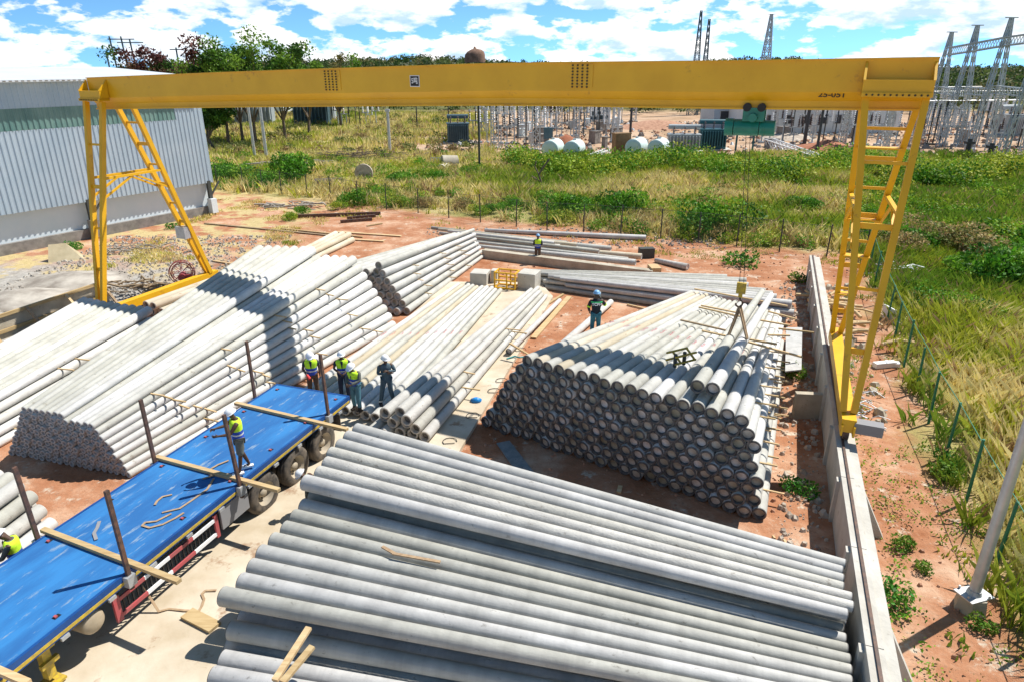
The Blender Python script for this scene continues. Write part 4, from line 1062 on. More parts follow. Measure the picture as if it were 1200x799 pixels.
# light pole at the right
lp = G(1136, 712); t = empty('light_pole', lp); tag(t, 'galvanised steel pole on a concrete foot at lower right', 'light pole')
m = MB(); m.tube((0, 0, .42), (0, 0, 4.9), .115, .095, 18); m.build('shaft', M['galv'], t)
m = MB(); m.rings([((0, 0, -.05), .34, .34), ((0, 0, .36), .28, .28)], n=6, smooth=False); m.build('concrete_foot', M['timber_old'] if False else M['conc_old'], t)
m = MB(); m.box((0, 0, .385), (.62, .46, .03), rz=.3)
for a in (-.22, .22):
    for b in (-.16, .16): m.tube((a, b, .39), (a, b, .47), .025, .025, 6)
m.tube((0, 0, .40), (0, 0, .50), .15, .125, 18); m.build('base_plate', M['galv'], t)

# ------------------------------------------------------------------ people
def skin(verts, edges, radii, name, sub=2):
    me = bpy.data.meshes.new(name); me.from_pydata(verts, edges, []); o = bpy.data.objects.new(name, me); C.objects.link(o)
    md = o.modifiers.new('s', 'SKIN'); md.use_smooth_shade = True; md.branch_smoothing = .3
    sv = me.skin_vertices[0].data
    for i, r in enumerate(radii): sv[i].radius = (r, r) if not isinstance(r, tuple) else r
    sv[0].use_root = True
    ss = o.modifiers.new('u', 'SUBSURF'); ss.levels = sub; ss.render_levels = sub
    dg = bpy.context.evaluated_depsgraph_get(); out = bpy.data.meshes.new_from_object(o.evaluated_get(dg))
    bpy.data.objects.remove(o); bpy.data.meshes.remove(me); out.name = name
    for p in out.polygons: p.use_smooth = True
    return out
M['skin'] = mat('skin', (.085, .045, .028), rough=.55)
def cloth(name, c): M[name] = mat(name, c, tuple(q * 1.35 for q in c), 14, .85); return name
cloth('c_lime', (.50, .80, .03)); cloth('c_blue', (.02, .06, .36)); cloth('c_navy', (.012, .02, .045)); cloth('c_slate', (.05, .085, .11)); cloth('c_jean', (.06, .16, .21)); cloth('c_teal', (.03, .13, .17))
cloth('c_brown', (.09, .055, .035)); cloth('c_grey', (.10, .11, .10)); cloth('c_black', (.008, .012, .02)); cloth('c_silver', (.5, .52, .52)); cloth('c_boot', (.03, .022, .016)); cloth('c_white', (.7, .7, .68)); cloth('c_helmblue', (.18, .38, .62))
cloth('c_green', (.05, .55, .18)); cloth('c_redglove', (.55, .04, .04)); M['helmet'] = mat('helmet', (.80, .82, .84), rough=.3); M['helmet_b'] = mat('helmet_b', (.20, .42, .68), rough=.3)
def person(loc, heading, label, J=None, top='c_grey', sleeves='long', vest=True, legs='c_navy', shorts=False, helmet='helmet', boots='c_boot', head_turn=(0, 0), glove=None, h=1.75, stripes=None, extra=None, overall=False):
    """facing -Y in its own frame; +X is the left-hand side seen from behind"""
    t = empty('person', loc, heading); tag(t, label, 'person', None)
    k = h / 1.75
    j = dict(pel=(0, 0, .93), waist=(0, 0, 1.08), chest=(0, -.01, 1.28), neck=(0, -.01, 1.46), head=(0, -.03, 1.60),
             shR=(-.185, 0, 1.41), elR=(-.25, .02, 1.14), wrR=(-.24, -.10, .90), shL=(.185, 0, 1.41), elL=(.25, .02, 1.14), wrL=(.24, -.10, .90),
             hipR=(-.09, 0, .90), knR=(-.11, -.03, .50), anR=(-.12, 0, .08), hipL=(.09, 0, .90), knL=(.11, -.03, .50), anL=(.12, 0, .08))
    if J: j.update(J)
    j = {a: Vector(b) * k for a, b in j.items()}
    V = []; E = []; R = []; ix = {}
    def v(nm, p, r, par=None):
        V.append(tuple(p)); R.append(r); ix[nm] = len(V) - 1
        if par is not None: E.append((ix[par], ix[nm]))
    v('pel', j['pel'], .125); v('waist', j['waist'], .115, 'pel'); v('chest', j['chest'], .135, 'waist'); v('nb', j['chest'].lerp(j['neck'], .7), .085, 'chest'); v('neck', j['neck'], .055, 'nb')
    hd = j['head']; nk = j['neck']; ud = (hd - nk).normalized()
    fw = Matrix.Rotation(head_turn[0], 3, 'Z') @ Vector((0, -1, 0)); fw = (fw + Vector((0, 0, -math.tan(head_turn[1])))).normalized()
    v('jaw', nk.lerp(hd, .55) + fw * .015, .068, 'neck'); v('skull', hd + ud * .02, .088, 'jaw'); v('crown', hd + ud * .085, .06, 'skull')
    v('nose', hd + fw * .112 - ud * .01, .014, 'skull')
    sidev = fw.cross(ud).normalized()
    for s_ in (-1, 1): v('ear%d' % s_, hd + sidev * (.09 * s_) - ud * .01, .014, 'skull')
    for s_ in 'RL':
        v('sh' + s_, j['sh' + s_], .062, 'chest'); v('ua' + s_, j['sh' + s_].lerp(j['el' + s_], .5), .052, 'sh' + s_); v('el' + s_, j['el' + s_], .042, 'ua' + s_)
        v('fa' + s_, j['el' + s_].lerp(j['wr' + s_], .4), .040, 'el' + s_); v('wr' + s_, j['wr' + s_], .027, 'fa' + s_)
        d = (j['wr' + s_] - j['el' + s_]).normalized(); inn = Vector((1 if s_ == 'R' else -1, 0, 0)); sd_ = d.cross(inn)
        sd_ = sd_.normalized() if sd_.length > .1 else Vector((0, 1, 0)); nrm = sd_.cross(d).normalized()
        palm = j['wr' + s_] + d * .055; v('pa' + s_, palm, (.034), 'wr' + s_)
        for q, (off, ln) in enumerate(((-.030, .055), (-.010, .068), (.010, .064), (.028, .05))):
            b0 = palm + d * .035 + sd_ * off; v('f%s%d' % (s_, q), b0, .0095, 'pa' + s_); v('g%s%d' % (s_, q), b0 + d * ln * .6 + nrm * .018, .0085, 'f%s%d' % (s_, q)); v('h%s%d' % (s_, q), b0 + d * ln * .85 + nrm * .05, .007, 'g%s%d' % (s_, q))
        tb = j['wr' + s_] + d * .02 - sd_ * .03; v('t' + s_, tb, .012, 'pa' + s_); v('u' + s_, tb + d * .04 - sd_ * .02 + nrm * .02, .01, 't' + s_)
        v('hip' + s_, j['hip' + s_], .095, 'pel'); v('th' + s_, j['hip' + s_].lerp(j['kn' + s_], .45), .078, 'hip' + s_); v('kn' + s_, j['kn' + s_], .056, 'th' + s_)
        v('ca' + s_, j['kn' + s_].lerp(j['an' + s_], .35), .055, 'kn' + s_); v('an' + s_, j['an' + s_], .036, 'ca' + s_)
        v('to' + s_, j['an' + s_] + Vector((0, -.14, -.045)) * k, .032, 'an' + s_)
    body = skin(V, E, R, 'body'); body.materials.append(M['skin']); link('body', body, t)
    for s_ in (-1, 1):
        m = MB(); c = hd + fw * .088 + sidev * (.032 * s_) + ud * .02
        m.tube(c, c + fw * .008, .013, .009, 8); m.build('eye', M['c_white'], t)
    # torso garments as rings along the spine
    def torso(z0, z1, grow, nm, mt, cap=True, fr=None):
        prof = [(.0, .165, .125), (.25, .150, .118), (.55, .172, .130), (.8, .205, .125), (.93, .185, .105), (1.0, .085, .075)]
        def at(u):
            for (a, ax_, ay), (b, bx, by) in zip(prof[:-1], prof[1:]):
                if u <= b: f = (u - a) / (b - a); return ax_ + (bx - ax_) * f, ay + (by - ay) * f
            return prof[-1][1:]
        P0, Pm, P1_ = j['pel'] + Vector((0, 0, -.06)), j['waist'].lerp(j['chest'], .5), j['neck'] + Vector((0, 0, -.0))
        rs = []
        for i in range(9):
            u = z0 + (z1 - z0) * i / 8; rx, ry = at(u); c = P0.lerp(Pm, u / .45) if u < .45 else Pm.lerp(P1_, (u - .45) / .55)
            rs.append((c, (rx + grow) * k, (ry + grow) * k))
        m = MB(); m.rings(rs, 20, cap=cap); return m.build(nm, M[mt], t)
    torso(0, .99, 0.0, 'shirt', top)
    def limb(pts, rr, nm, mt):
        vv = [tuple(p) for p in pts]; ee = [(i, i + 1) for i in range(len(pts) - 1)]; me = skin(vv, ee, rr, nm, 1); me.materials.append(M[mt]); return link(nm, me, t)
    if sleeves:
        for s_ in 'RL':
            a, b, c = j['sh' + s_], j['el' + s_], j['wr' + s_]
            limb([a, a.lerp(b, .5), b, b.lerp(c, .5), b.lerp(c, .92)] if sleeves == 'long' else [a, a.lerp(b, .4), a.lerp(b, .75)], [.078, .064, .056, .05, .043] if sleeves == 'long' else [.078, .066, .062], 'sleeve', top)
    # trousers
    pp = [j['pel'] + Vector((0, 0, .03)), j['hipR'], j['hipR'].lerp(j['knR'], .5), j['knR'], j['knR'].lerp(j['anR'], .5), j['anR'], j['hipL'], j['hipL'].lerp(j['knL'], .5), j['knL'], j['knL'].lerp(j['anL'], .5), j['anL']]
    ee = [(0, 1), (1, 2), (2, 3), (3, 4), (4, 5), (0, 6), (6, 7), (7, 8), (8, 9), (9, 10)]; rr = [.135, .115, .098, .08, .075, .062, .115, .098, .08, .075, .062]
    if shorts:
        pp = [pp[0], pp[1], pp[2], pp[3], pp[6], pp[7], pp[8]]; ee = [(0, 1), (1, 2), (2, 3), (0, 4), (4, 5), (5, 6)]; rr = [.135, .115, .105, .095, .115, .105, .095]
    me = skin([tuple(p) for p in pp], ee, rr, 'trousers', 2); me.materials.append(M[legs]); link('trousers', me, t)
    for s_ in 'RL':
        a = j['an' + s_]; m = MB(); m.box(a + Vector((0, -.05, -.055)) * k, (.10 * k, .28 * k, .05 * k)); m.rings([(a + Vector((0, -.04, -.05)) * k, .055, .13), (a + Vector((0, -.02, .0)) * k, .052, .08), (a + Vector((0, 0, .09)) * k, .056, .058)], 12)
        if shorts: m = MB(); m.box(a + Vector((0, -.05, -.055)) * k, (.10 * k, .28 * k, .045 * k)); m.bar(a + Vector((-.05, -.09, -.02)), a + Vector((.05, -.09, -.02)), .05, .02)
        m.build('shoe', M[boots], t)
    if vest:
        torso(.44, .985, .018, 'vest', 'c_lime'); torso(.10, .45, .022, 'vest_lower', 'c_blue'); torso(.27, .33, .027, 'reflective_band', 'c_silver', cap=False)
        m = MB(); c = j['chest'] + Vector((0, -.128 * k, .03)); z = Vector((0, 0, 1))
        m.add([c + Vector((-.045, -.012, .13)), c + Vector((.045, -.012, .13)), c + Vector((0.008, -.028, -.12)), c + Vector((-.008, -.028, -.12))], [(0, 3, 2, 1)]); m.build('neck_opening', M[top], t)
    if glove:
        m = MB(); w = j['wrR']; d = (w - j['elR']).normalized(); m.tube(w - d * .05, w + d * .13, .042, .05, 10); m.build('glove', M[glove], t)
    # helmet
    m = MB(); n = 20; c = hd + ud * .055; ax = Matrix((sidev, -fw if False else ud.cross(sidev), ud)).transposed()
    vs = []
    for q in range(7):
        a = math.pi / 2 * q / 6
        for i in range(n):
            b = 2 * math.pi * i / n; vs.append(c + ax @ Vector((.118 * math.cos(a) * math.cos(b), .138 * math.cos(a) * math.sin(b), .12 * math.sin(a))))
    m.add(vs, [(q * n + i, q * n + (i + 1) % n, (q + 1) * n + (i + 1) % n, (q + 1) * n + i) for q in range(6) for i in range(n)], 0, True)
    hm = m.build('helmet', M[helmet], t)
    m = MB(); vs = []
    for (ra, z) in ((1.0, 0), (1.14, -.006), (1.14, -.014), (1.0, -.01)):
        for i in range(n):
            b = 2 * math.pi * i / n; fr = .045 * max(0, (ax @ Vector((0, math.sin(b), 0))).dot(fw)) if ra > 1 else 0
            p = Vector((.118 * ra * math.cos(b), .138 * ra * math.sin(b), z)); vs.append(c + ax @ p + fw * fr)
    m.add(vs, [(q * n + i, q * n + (i + 1) % n, (q + 1) * n + (i + 1) % n, (q + 1) * n + i) for q in range(3) for i in range(n)], 0, True); m.build('brim', M[helmet], hm)
    if extra: extra(t, j, k, torso, limb)
    return t
RD = math.radians
HZ = SLAB + .05 + .34
person(G(373, 470, .5) + Vector((-.15, .15, 0)), RD(15), 'worker in lime and blue vest with red glove, leftmost of the group behind the trailer', dict(head=(.0, -.08, 1.59), elR=(-.27, -.02, 1.15), wrR=(-.12, -.26, .98), wrL=(.25, -.06, .88)), top='c_navy', sleeves='short', legs='c_brown', glove='c_redglove', head_turn=(0, .35))
person(G(404, 473, .5) + Vector((-.05, .35, 0)), RD(10), 'worker in lime vest and dark trousers, standing behind another with blue jeans', dict(wrR=(-.08, -.27, 1.08), wrL=(.08, -.27, 1.06), elR=(-.27, -.05, 1.16), elL=(.26, -.05, 1.16)), top='c_navy', sleeves='short', legs='c_navy')
person(G(419, 480, .52), RD(-25), 'worker in lime vest and blue jeans looking down at his hands', dict(chest=(0, -.04, 1.27), neck=(0, -.07, 1.44), head=(0, -.13, 1.57), wrR=(-.06, -.33, 1.07), wrL=(.07, -.32, 1.05), elR=(-.26, -.08, 1.14), elL=(.26, -.08, 1.14), anR=(-.14, .06, .08), anL=(.16, -.06, .08)), top='c_grey', legs='c_jean', head_turn=(0, .5), h=1.72)
def ov(t, j, k, torso, limb):
    for s_ in 'RL':
        a = j['kn' + s_].lerp(j['an' + s_], .82); m = MB(); m.rings([(a + Vector((0, 0, -.025)), .078, .078), (a + Vector((0, 0, .025)), .08, .08)], 12, cap=False); m.build('reflective_band', M['c_silver'], t)
person(G(455, 473, .52), RD(20), 'worker in dark grey overalls with folded arms on the white poles', dict(elR=(-.27, -.04, 1.14), wrR=(.06, -.22, 1.20), elL=(.29, -.08, 1.18), wrL=(.02, -.20, 1.26), anR=(-.24, .02, .08), knR=(-.17, -.03, .5), anL=(.19, -.02, .08)), top='c_slate', legs='c_slate', vest=False, head_turn=(.6, .25), extra=ov, boots='c_black')
person(G(286, 551, DZ + .06) + Vector((0, 0, 0)), RD(-62), 'bare-legged worker in lime vest and shorts standing on the blue deck', dict(chest=(0, -.03, 1.27), head=(0, -.07, 1.59), elR=(-.22, -.22, 1.22), wrR=(-.17, -.46, 1.22), elL=(.22, -.18, 1.18), wrL=(.18, -.44, 1.18), anR=(-.13, .16, .08), knR=(-.11, .02, .5), anL=(.13, -.10, .08)), top='skin', sleeves=None, legs='c_grey', shorts=True, boots='c_white')
def jk(t, j, k, torso, limb):
    torso(.78, .86, .020, 'reflective_band', 'c_green', cap=False)
    for s_ in 'RL':
        a, b = j['sh' + s_], j['el' + s_]; p = a.lerp(b, .88); m = MB(); d = (b - a).normalized(); m.tube(p - d * .025, p + d * .025, .072, .07, 12, caps=False); m.build('reflective_band', M['c_lime'], t)
    me = text_mesh('TCPM', .135 * k, .004, .004); me.materials.clear(); me.materials.append(M['white']); o = link('back_print', me, t)
    o.matrix_local = Matrix.Translation((0, .158, 1.275)) @ Matrix(((-1, 0, 0, 0), (0, 0, 1, 0), (0, 1, 0, 0), (0, 0, 0, 1)))
    m = MB(); w = j['wrR']; m.box(w + Vector((0, -.03, .1)), (.07, .05, .16)); m.build('handset', M['c_white'], t)
person(G(697, 396, 1.95), RD(180), 'person in black jacket with blue helmet, back turned, on the big right stack', dict(elL=(.27, -.02, 1.15), wrL=(.22, -.15, .95), elR=(-.32, -.10, 1.20), wrR=(-.14, -.22, 1.44)), top='c_black', legs='c_teal', vest=False, helmet='helmet_b', extra=jk, h=1.72)
person(G(630, 309, .0), RD(180), 'small distant worker in lime vest by the low concrete beam', dict(wrR=(-.12, -.25, 1.1), wrL=(.12, -.25, 1.1)), top='c_navy', legs='c_brown', helmet='helmet_b')
person(G(8, 619, 1.72) - Vector((0, 0, 1.72)), RD(-70), 'worker in lime vest cut off by the left edge beside the trailer', dict(head=(0, -.12, 1.58), wrR=(-.18, -.42, 1.1), wrL=(.18, -.42, 1.1), elR=(-.24, -.15, 1.15), elL=(.24, -.15, 1.15)), top='c_grey')
person(G(357, 548, 1.42) - Vector((-.33, 0, 1.42)), RD(-75), 'stooping worker whose white helmet shows between trailer wheels and front stack', dict(pel=(0, .08, .86), waist=(0, -.02, .98), chest=(0, -.17, 1.10), neck=(0, -.30, 1.20), head=(0, -.40, 1.29), shR=(-.185, -.25, 1.17), shL=(.185, -.25, 1.17), elR=(-.2, -.32, .90), elL=(.2, -.32, .90), wrR=(-.1, -.35, .66), wrL=(.1, -.35, .66), hipR=(-.09, .08, .84), hipL=(.09, .08, .84)), top='c_grey')

# ------------------------------------------------------------------ yard litter
def rocks(name, label, n, fx, smin, smax, mt, seed=1):
    rg = random.Random(seed); m = MB()
    for _ in range(n):
        p = fx(rg)
        if p is None: continue
        s = smin + (smax - smin) * rg.random() ** 3
        a = rg.uniform(0, 6.28); vs = []
        for dz in (0, 1):
            for q in range(5):
                b = a + q * 2 * math.pi / 5 + rg.uniform(-.3, .3); r = s * rg.uniform(.4, .6) * (1 if dz == 0 else .6)
                vs.append((p[0] + r * math.cos(b), p[1] + r * math.sin(b), (-.02 if dz == 0 else s * rg.uniform(.25, .6)) + (p[2] if len(p) > 2 else 0)))
        m.add(vs, [tuple(range(5, 10))] + [(i, (i + 1) % 5, (i + 1) % 5 + 5, i + 5) for i in range(5)])
    o = m.build(name, mt); tag(o, label, name.replace('_', ' '), kind='stuff'); return o
M['rock'] = mat('rock', (.30, .24, .19), (.55, .48, .40), 2, .95)
M['rock_red'] = mat('rock_red', (.30, .15, .09), (.50, .29, .19), 2, .95)
M['rock_grey'] = mat('rock_grey', (.22, .19, .16), (.50, .46, .40), .8, .95)
def f_wallside(rg):
    p = wl(rg.uniform(-12, 20), -rg.uniform(.1, 1.3)); return (p.x, p.y)
rocks('rubble', 'broken stone rubble along the foot of the crane wall', 900, f_wallside, .05, .28, M['rock'], 2)
def f_soil(rg):
    x = rg.uniform(-1, 20); y = rg.uniform(8, 42)
    return (x, y) if back_dist(x, y) < 1 and side_dist(x, y) < 1 else None
rocks('pebbles', 'small reddish stones on the bare soil of the yard', 2600, f_soil, .03, .16, M['rock_red'], 3)
def f_grit(rg):
    x = rg.uniform(-27, -15); y = rg.uniform(30, 46); return (x, y, .0)
rocks('gravel', 'grey gravel and stones before the warehouse', 5200, f_grit, .04, .24, M['rock_grey'], 4)
def f_outer(rg):
    p = wl(rg.uniform(4, 21), rg.uniform(.6, 2.0)); return (p.x, p.y)
rocks('broken_blocks', 'broken pale blocks dumped behind the crane wall', 110, f_outer, .15, .5, M['conc_old'], 5)
def f_back(rg):
    p = G(rg.uniform(500, 850), rg.uniform(268, 292)); return (p.x, p.y)
rocks('grey_gravel', 'grey gravel behind the poles at the back of the yard', 1500, f_back, .05, .25, M['rock_grey'], 6)
# box-like sheet by the warehouse, wood heap, rusty offcuts
M['card'] = mat('card', (.38, .32, .20), (.48, .41, .27), 2, .9)
m = MB(); m.add([(-.9, -.5, 0), (.9, -.5, 0), (.9, .5, 0), (-.9, .5, 0), (-.75, .1, .95), (.1, .35, .9)], [(0, 1, 5, 4), (1, 2, 5), (2, 3, 4, 5), (3, 0, 4), (3, 2, 1, 0)])
tag(m.build('tipped_sheet', M['card'], loc=G(78, 304), rz=.5), 'tan folded sheet lying on the gravel by the warehouse', 'folded sheet')
def heap(name, label, cat, base, n, l, r, mt, spread, hz=.35, seed=0):
    rg = random.Random(seed); m = MB()
    for _ in range(n):
        a = rg.uniform(0, 3.14); c = Vector((rg.gauss(0, spread[0]), rg.gauss(0, spread[1]), rg.uniform(.03, hz))); d = Vector((math.cos(a), math.sin(a) * .5, rg.uniform(-.15, .15))) * l * rg.uniform(.3, .6)
        d.z = max(d.z, -c.z + .03) if d.z < 0 else min(d.z, c.z + .3); mid = c + Vector((rg.gauss(0, .1), rg.gauss(0, .1), rg.uniform(0, .15)))
        m.path([c - d, mid, c + d], r * rg.uniform(.6, 1.3), 5)
    tag(m.build(name, M[mt], loc=base), label, cat)
heap('branch_heap', 'heap of bleached branches before the green bush on the left', 'branch heap', G(345, 198), 60, 2.6, .05, 'deadwood', (2.2, .9), .8, 1)
heap('brush_heap', 'brown brush heap behind the bleached branches', 'brush heap', G(420, 190), 220, 1.6, .03, 'bark', (3.2, 1.4), 1.2, 2)
heap('scrap_heap', 'pale scrap and slats lying inside the back fence at left', 'scrap heap', G(345, 243), 26, 2.2, .06, 'deadwood', (1.4, .6), .3, 3)
heap('wire_scrap', 'tangle of grey scrap beside the left crane leg', 'scrap heap', G(150, 296), 30, 1.4, .03, 'deadwood', (1.0, .5), .3, 4)
heap('rubbish_pile', 'white bleached branches beyond the side fence', 'branch heap', G(1055, 322), 26, 1.2, .035, 'white', (.8, .5), .5, 5)
heap('offcut_pile', 'dark offcuts lying before the cable reel', 'offcut pile', G(175, 338), 40, 1.6, .05, 'timber_old', (1.4, .5), .2, 6)
heap('board_pile', 'pile of boards behind the crane wall', 'board pile', wl(15, 1.2), 24, 1.8, .08, 'timber', (.5, 1.6), .5, 7)
heap('cable_tangle', 'tangle of wire behind the wall by the crane leg', 'wire tangle', wl(5.5, 1.2), 30, .8, .02, 'galv', (.3, .8), .3, 8)
m = MB(); m.box((0, 0, .1), (1.5, .9, .12), rz=.1); m.box((-.75, .2, .35), (.08, .9, .6), rz=.1)
tag(m.build('white_board', M['white'], loc=G(1062, 378)), 'white board lying in the weeds beyond the green fence', 'board')
plank(G(1163, 420, .1), G(1203, 429, .1), .12, .06, 'white', 'white stick lying in the straw at the right edge')
m = MB(); m.box((0, 0, .12), (.9, .25, .2), rz=.2); m.box((.35, .1, .1), (.5, .3, .15), rz=-.3); tag(m.build('cloth_scrap', M['white'], loc=G(1036, 430)), 'crumpled whitish sack on the soil between wall and green fence', 'sack')
m = MB(); m.rings([((0, 0, 0), .18, .12), ((0, 0, .08), .2, .14), ((0, 0, .14), .08, .06)], 10); M['bluebag'] = mat('bluebag', (.01, .22, .6), rough=.4); tag(m.build('plastic_bag', M['bluebag'], loc=G(558, 470, SLAB)), 'bright blue plastic bag on the concrete', 'bag')
for i, (x, y) in enumerate(((588, 446), (579, 458), (554, 487), (527, 517), (610, 410))):
    c = G(x, y, SLAB + .015); m = MB(); pts = [Vector((.22 * math.cos(a), .22 * math.sin(a) * (1 if a < 4 else .6), random.uniform(0, .02))) for a in [k * .55 for k in range(11)]]
    m.path(pts, .012, 5); tag(m.build('wire_loop', M['black'], loc=c), f'black wire loop on the concrete, {ORD[i]} one counting from the small pile top' if i else 'black wire loop on the concrete nearest the blue bag, upper right', 'wire loop', 'wire loops on the concrete')
m = MB(); m.path([Vector((0, 0, 0)), Vector((.3, .2, .02)), Vector((.5, 0, .05)), Vector((.8, .2, .02)), Vector((1.0, -.1, 0))], .03, 6); M['tealhose'] = mat('tealhose', (.02, .25, .25), rough=.5)
tag(m.build('teal_hose', M['tealhose'], loc=G(594, 420, SLAB + .03)), 'short teal hose tangled beside the small pile', 'hose')
plank(G(725, 577, .02), G(727, 569, .05), .12, .05, 'timber', 'small pale block on the soil behind the front stack')
plank(G(905, 637, .4), G(907, 628, .6), .12, .05, 'timber', 'left of two stub boards behind the right end of the front stack')
plank(G(918, 641, .4), G(920, 633, .6), .12, .05, 'timber', 'right of two stub boards behind the right end of the front stack')
#@@PART5
# ------------------------------------------------------------------ substation beyond the field
def lattice(m, a, b, w0, w1, nseg=None, th=.09, up=(0, 1, 0)):
    """square lattice member from a to b"""
    a, b = Vector(a), Vector(b); d = (b - a); L = d.length; d.normalize(); x = d.cross(Vector(up)).normalized(); y = x.cross(d); nseg = nseg or max(3, int(L / ((w0 + w1) * .55)))
    def P(k, i):
        t_ = k / nseg; w = (w0 + (w1 - w0) * t_) / 2; sx, sy = ((-1, -1), (1, -1), (1, 1), (-1, 1))[i]; return a + d * (L * t_) + x * (w * sx) + y * (w * sy)
    for i in range(4): m.bar(P(0, i), P(nseg, i), th)
    for k in range(nseg):
        for i in range(4):
            j_ = (i + 1) % 4
            m.bar(P(k, i), P(k + 1, j_), th * .6); m.bar(P(k, j_), P(k + 1, i), th * .6) if (i % 2 == 0) else None
    return m
def zat(base, ypx):            # height of the point over base that is seen at photo row ypx
    v = ypx - 399.5; d = base.y / (FPX * cP - v * sP); return CAM_H - d * (v * cP + FPX * sP)
# right-hand gantry
gt = empty('lattice_gantry', G(1148, 178)); tag(gt, 'tall grey lattice gantry with four peaks at the right edge', 'lattice gantry'); go = gt.location
cols = [((1088, 164), 38, 61), ((1113, 172), 30, 56), ((1147, 178), 21, 49), ((1186, 186), 8, 43), ((1235, 198), -8, 36)]
bases = []
for (bx, by), ty, by2 in cols:
    b = G(bx, by); zt = zat(b, ty); zb_ = zat(b, by2); bases.append((b, zt, zb_)); m = MB()
    for e in (-1, 1): lattice(m, b - go + Vector((e * 1.8, e * .6, 0)), b - go + Vector((e * .12, 0, zt)), .8, .18, 13, .09)
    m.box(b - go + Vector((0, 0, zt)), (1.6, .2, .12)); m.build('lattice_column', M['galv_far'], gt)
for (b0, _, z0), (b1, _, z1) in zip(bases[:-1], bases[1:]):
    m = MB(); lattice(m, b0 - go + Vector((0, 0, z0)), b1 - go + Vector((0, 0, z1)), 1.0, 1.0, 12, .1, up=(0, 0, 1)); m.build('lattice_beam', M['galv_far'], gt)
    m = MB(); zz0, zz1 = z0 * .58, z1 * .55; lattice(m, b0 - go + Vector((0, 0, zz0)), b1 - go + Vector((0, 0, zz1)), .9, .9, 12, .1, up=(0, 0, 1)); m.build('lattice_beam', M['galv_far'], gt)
    for q in range(1, 7):
        m = MB(); p = (b0.lerp(b1, q / 7)) - go; zt = zz0 + (zz1 - zz0) * q / 7; 
        for kk in range(8): m.tube(p + Vector((0, 0, zt + .5 - kk * .22)), p + Vector((0, 0, zt + .42 - kk * .22)), .2, .12, 7)
        m.build('insulator', M['white'] if q % 2 else M['galv_far'], gt)
# mid gantries under the yellow beam
def gantry(pxs, h, hb_, label, w=1.1, peaks=False):
    bs = [G(*p) for p in pxs]; o = empty('lattice_gantry', bs[0]); tag(o, label, 'lattice gantry', 'lattice gantries of the substation'); o0 = bs[0]
    for b in bs:
        m = MB(); lattice(m, b - o0, b - o0 + Vector((0, 0, h)), w, w * .75, None, .12); m.build('lattice_column', M['galv'], o)
        m = MB(); m.box(b - o0 + Vector((0, 0, .12)), (w * 1.5, w * 1.5, .3)); m.build('footing', M['conc'], o)
    for b0, b1 in zip(bs[:-1], bs[1:]):
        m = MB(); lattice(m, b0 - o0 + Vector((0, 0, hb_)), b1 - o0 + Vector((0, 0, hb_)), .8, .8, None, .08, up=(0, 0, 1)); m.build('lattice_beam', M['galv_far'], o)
    return o
gantry([(580, 175), (628, 177)], 10.2, 8.6, 'whitish lattice gantry behind the two left white tanks')
gantry([(600, 150), (655, 152), (710, 153)], 10.2, 8.2, 'farther row of lattice columns behind the left tanks')
gantry([(640, 138), (690, 140), (742, 143)], 11, 7.5, 'farthest lattice gantry left of the red soil track')
gantry([(985, 175), (1008, 176), (1035, 178)], 9.5, 7, 'lattice columns just right of the right crane legs', .8)
gantry([(565, 160), (612, 162)], 9.6, 7.6, 'lattice gantry at the left end of the insulator rows')
gantry([(675, 165), (720, 167)], 9.4, 6.2, 'lattice gantry between the pairs of white tanks', .9)
gantry([(905, 160), (950, 162)], 9.4, 6.8, 'lattice gantry in front of the long white building', .9)
gantry([(1040, 160), (1075, 163)], 10, 8, 'lattice columns between crane end and tall gantry', .9)
# equipment stands: post, ribbed insulator, cap
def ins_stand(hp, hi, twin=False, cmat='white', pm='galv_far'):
    t = empty('equipment_stand'); m = MB(); m.bar((0, 0, 0), (0, 0, hp), .13); m.box((0, 0, .1), (.6, .6, .25)); m.build('post', M[pm], t)
    xs = (-.5, .5) if twin else (0,)
    if twin: mm = MB(); mm.bar((-.7, 0, hp), (.7, 0, hp), .16); mm.build('cross_arm', M[pm], t)
    for x in xs:
        m = MB(); k = int(hi / .22)
        for q in range(k): m.tube((x, 0, hp + .08 + q * .22), (x, 0, hp + .2 + q * .22), .2, .09, 8)
        m.tube((x, 0, hp), (x, 0, hp + hi + .1), .07, .07, 6); m.build('insulator', M[cmat], t)
        m = MB(); m.tube((x, 0, hp + hi + .05), (x, 0, hp + hi + .35), .17, .15, 8); m.build('cap', M['galv'], t)
    return t
M['ins_brown'] = mat('ins_brown', (.10, .06, .05), rough=.3)
M['ins_dark'] = mat('ins_dark', (.03, .035, .045), rough=.4)
protos = [ins_stand(2.6, 1.6), ins_stand(2.2, 1.3, True, 'ins_brown'), ins_stand(3.4, 1.8, False, 'ins_dark', 'post_dark'), ins_stand(2.4, 2.2, True)]
used = set(); cubes_ = []
spots = []
rg = random.Random(5)
for row, (x0, x1, y0, y1, n) in enumerate(((562, 640, 168, 171, 11), (556, 720, 159, 161, 20), (556, 720, 151, 152, 20), (570, 740, 144, 145, 18), (890, 1075, 168, 172, 16), (900, 1080, 158, 160, 20), (1085, 1200, 170, 174, 16), (1085, 1200, 158, 160, 18), (1090, 1200, 148, 149, 18), (395, 440, 147, 148, 9))):
    for k in range(n):
        x = x0 + (x1 - x0) * k / (n - 1) + rg.uniform(-2, 2); spots.append((x, y0 + (y1 - y0) * k / (n - 1), row, k))
rowname = ['nearest row behind the left tanks', 'second row behind the left tanks', 'third row behind the left tanks', 'farthest row behind the left tanks', 'near row right of the hoist', 'far row right of the hoist',
           'near row under the right gantry', 'middle row under the right gantry', 'far row under the right gantry', 'row by the left transformers']
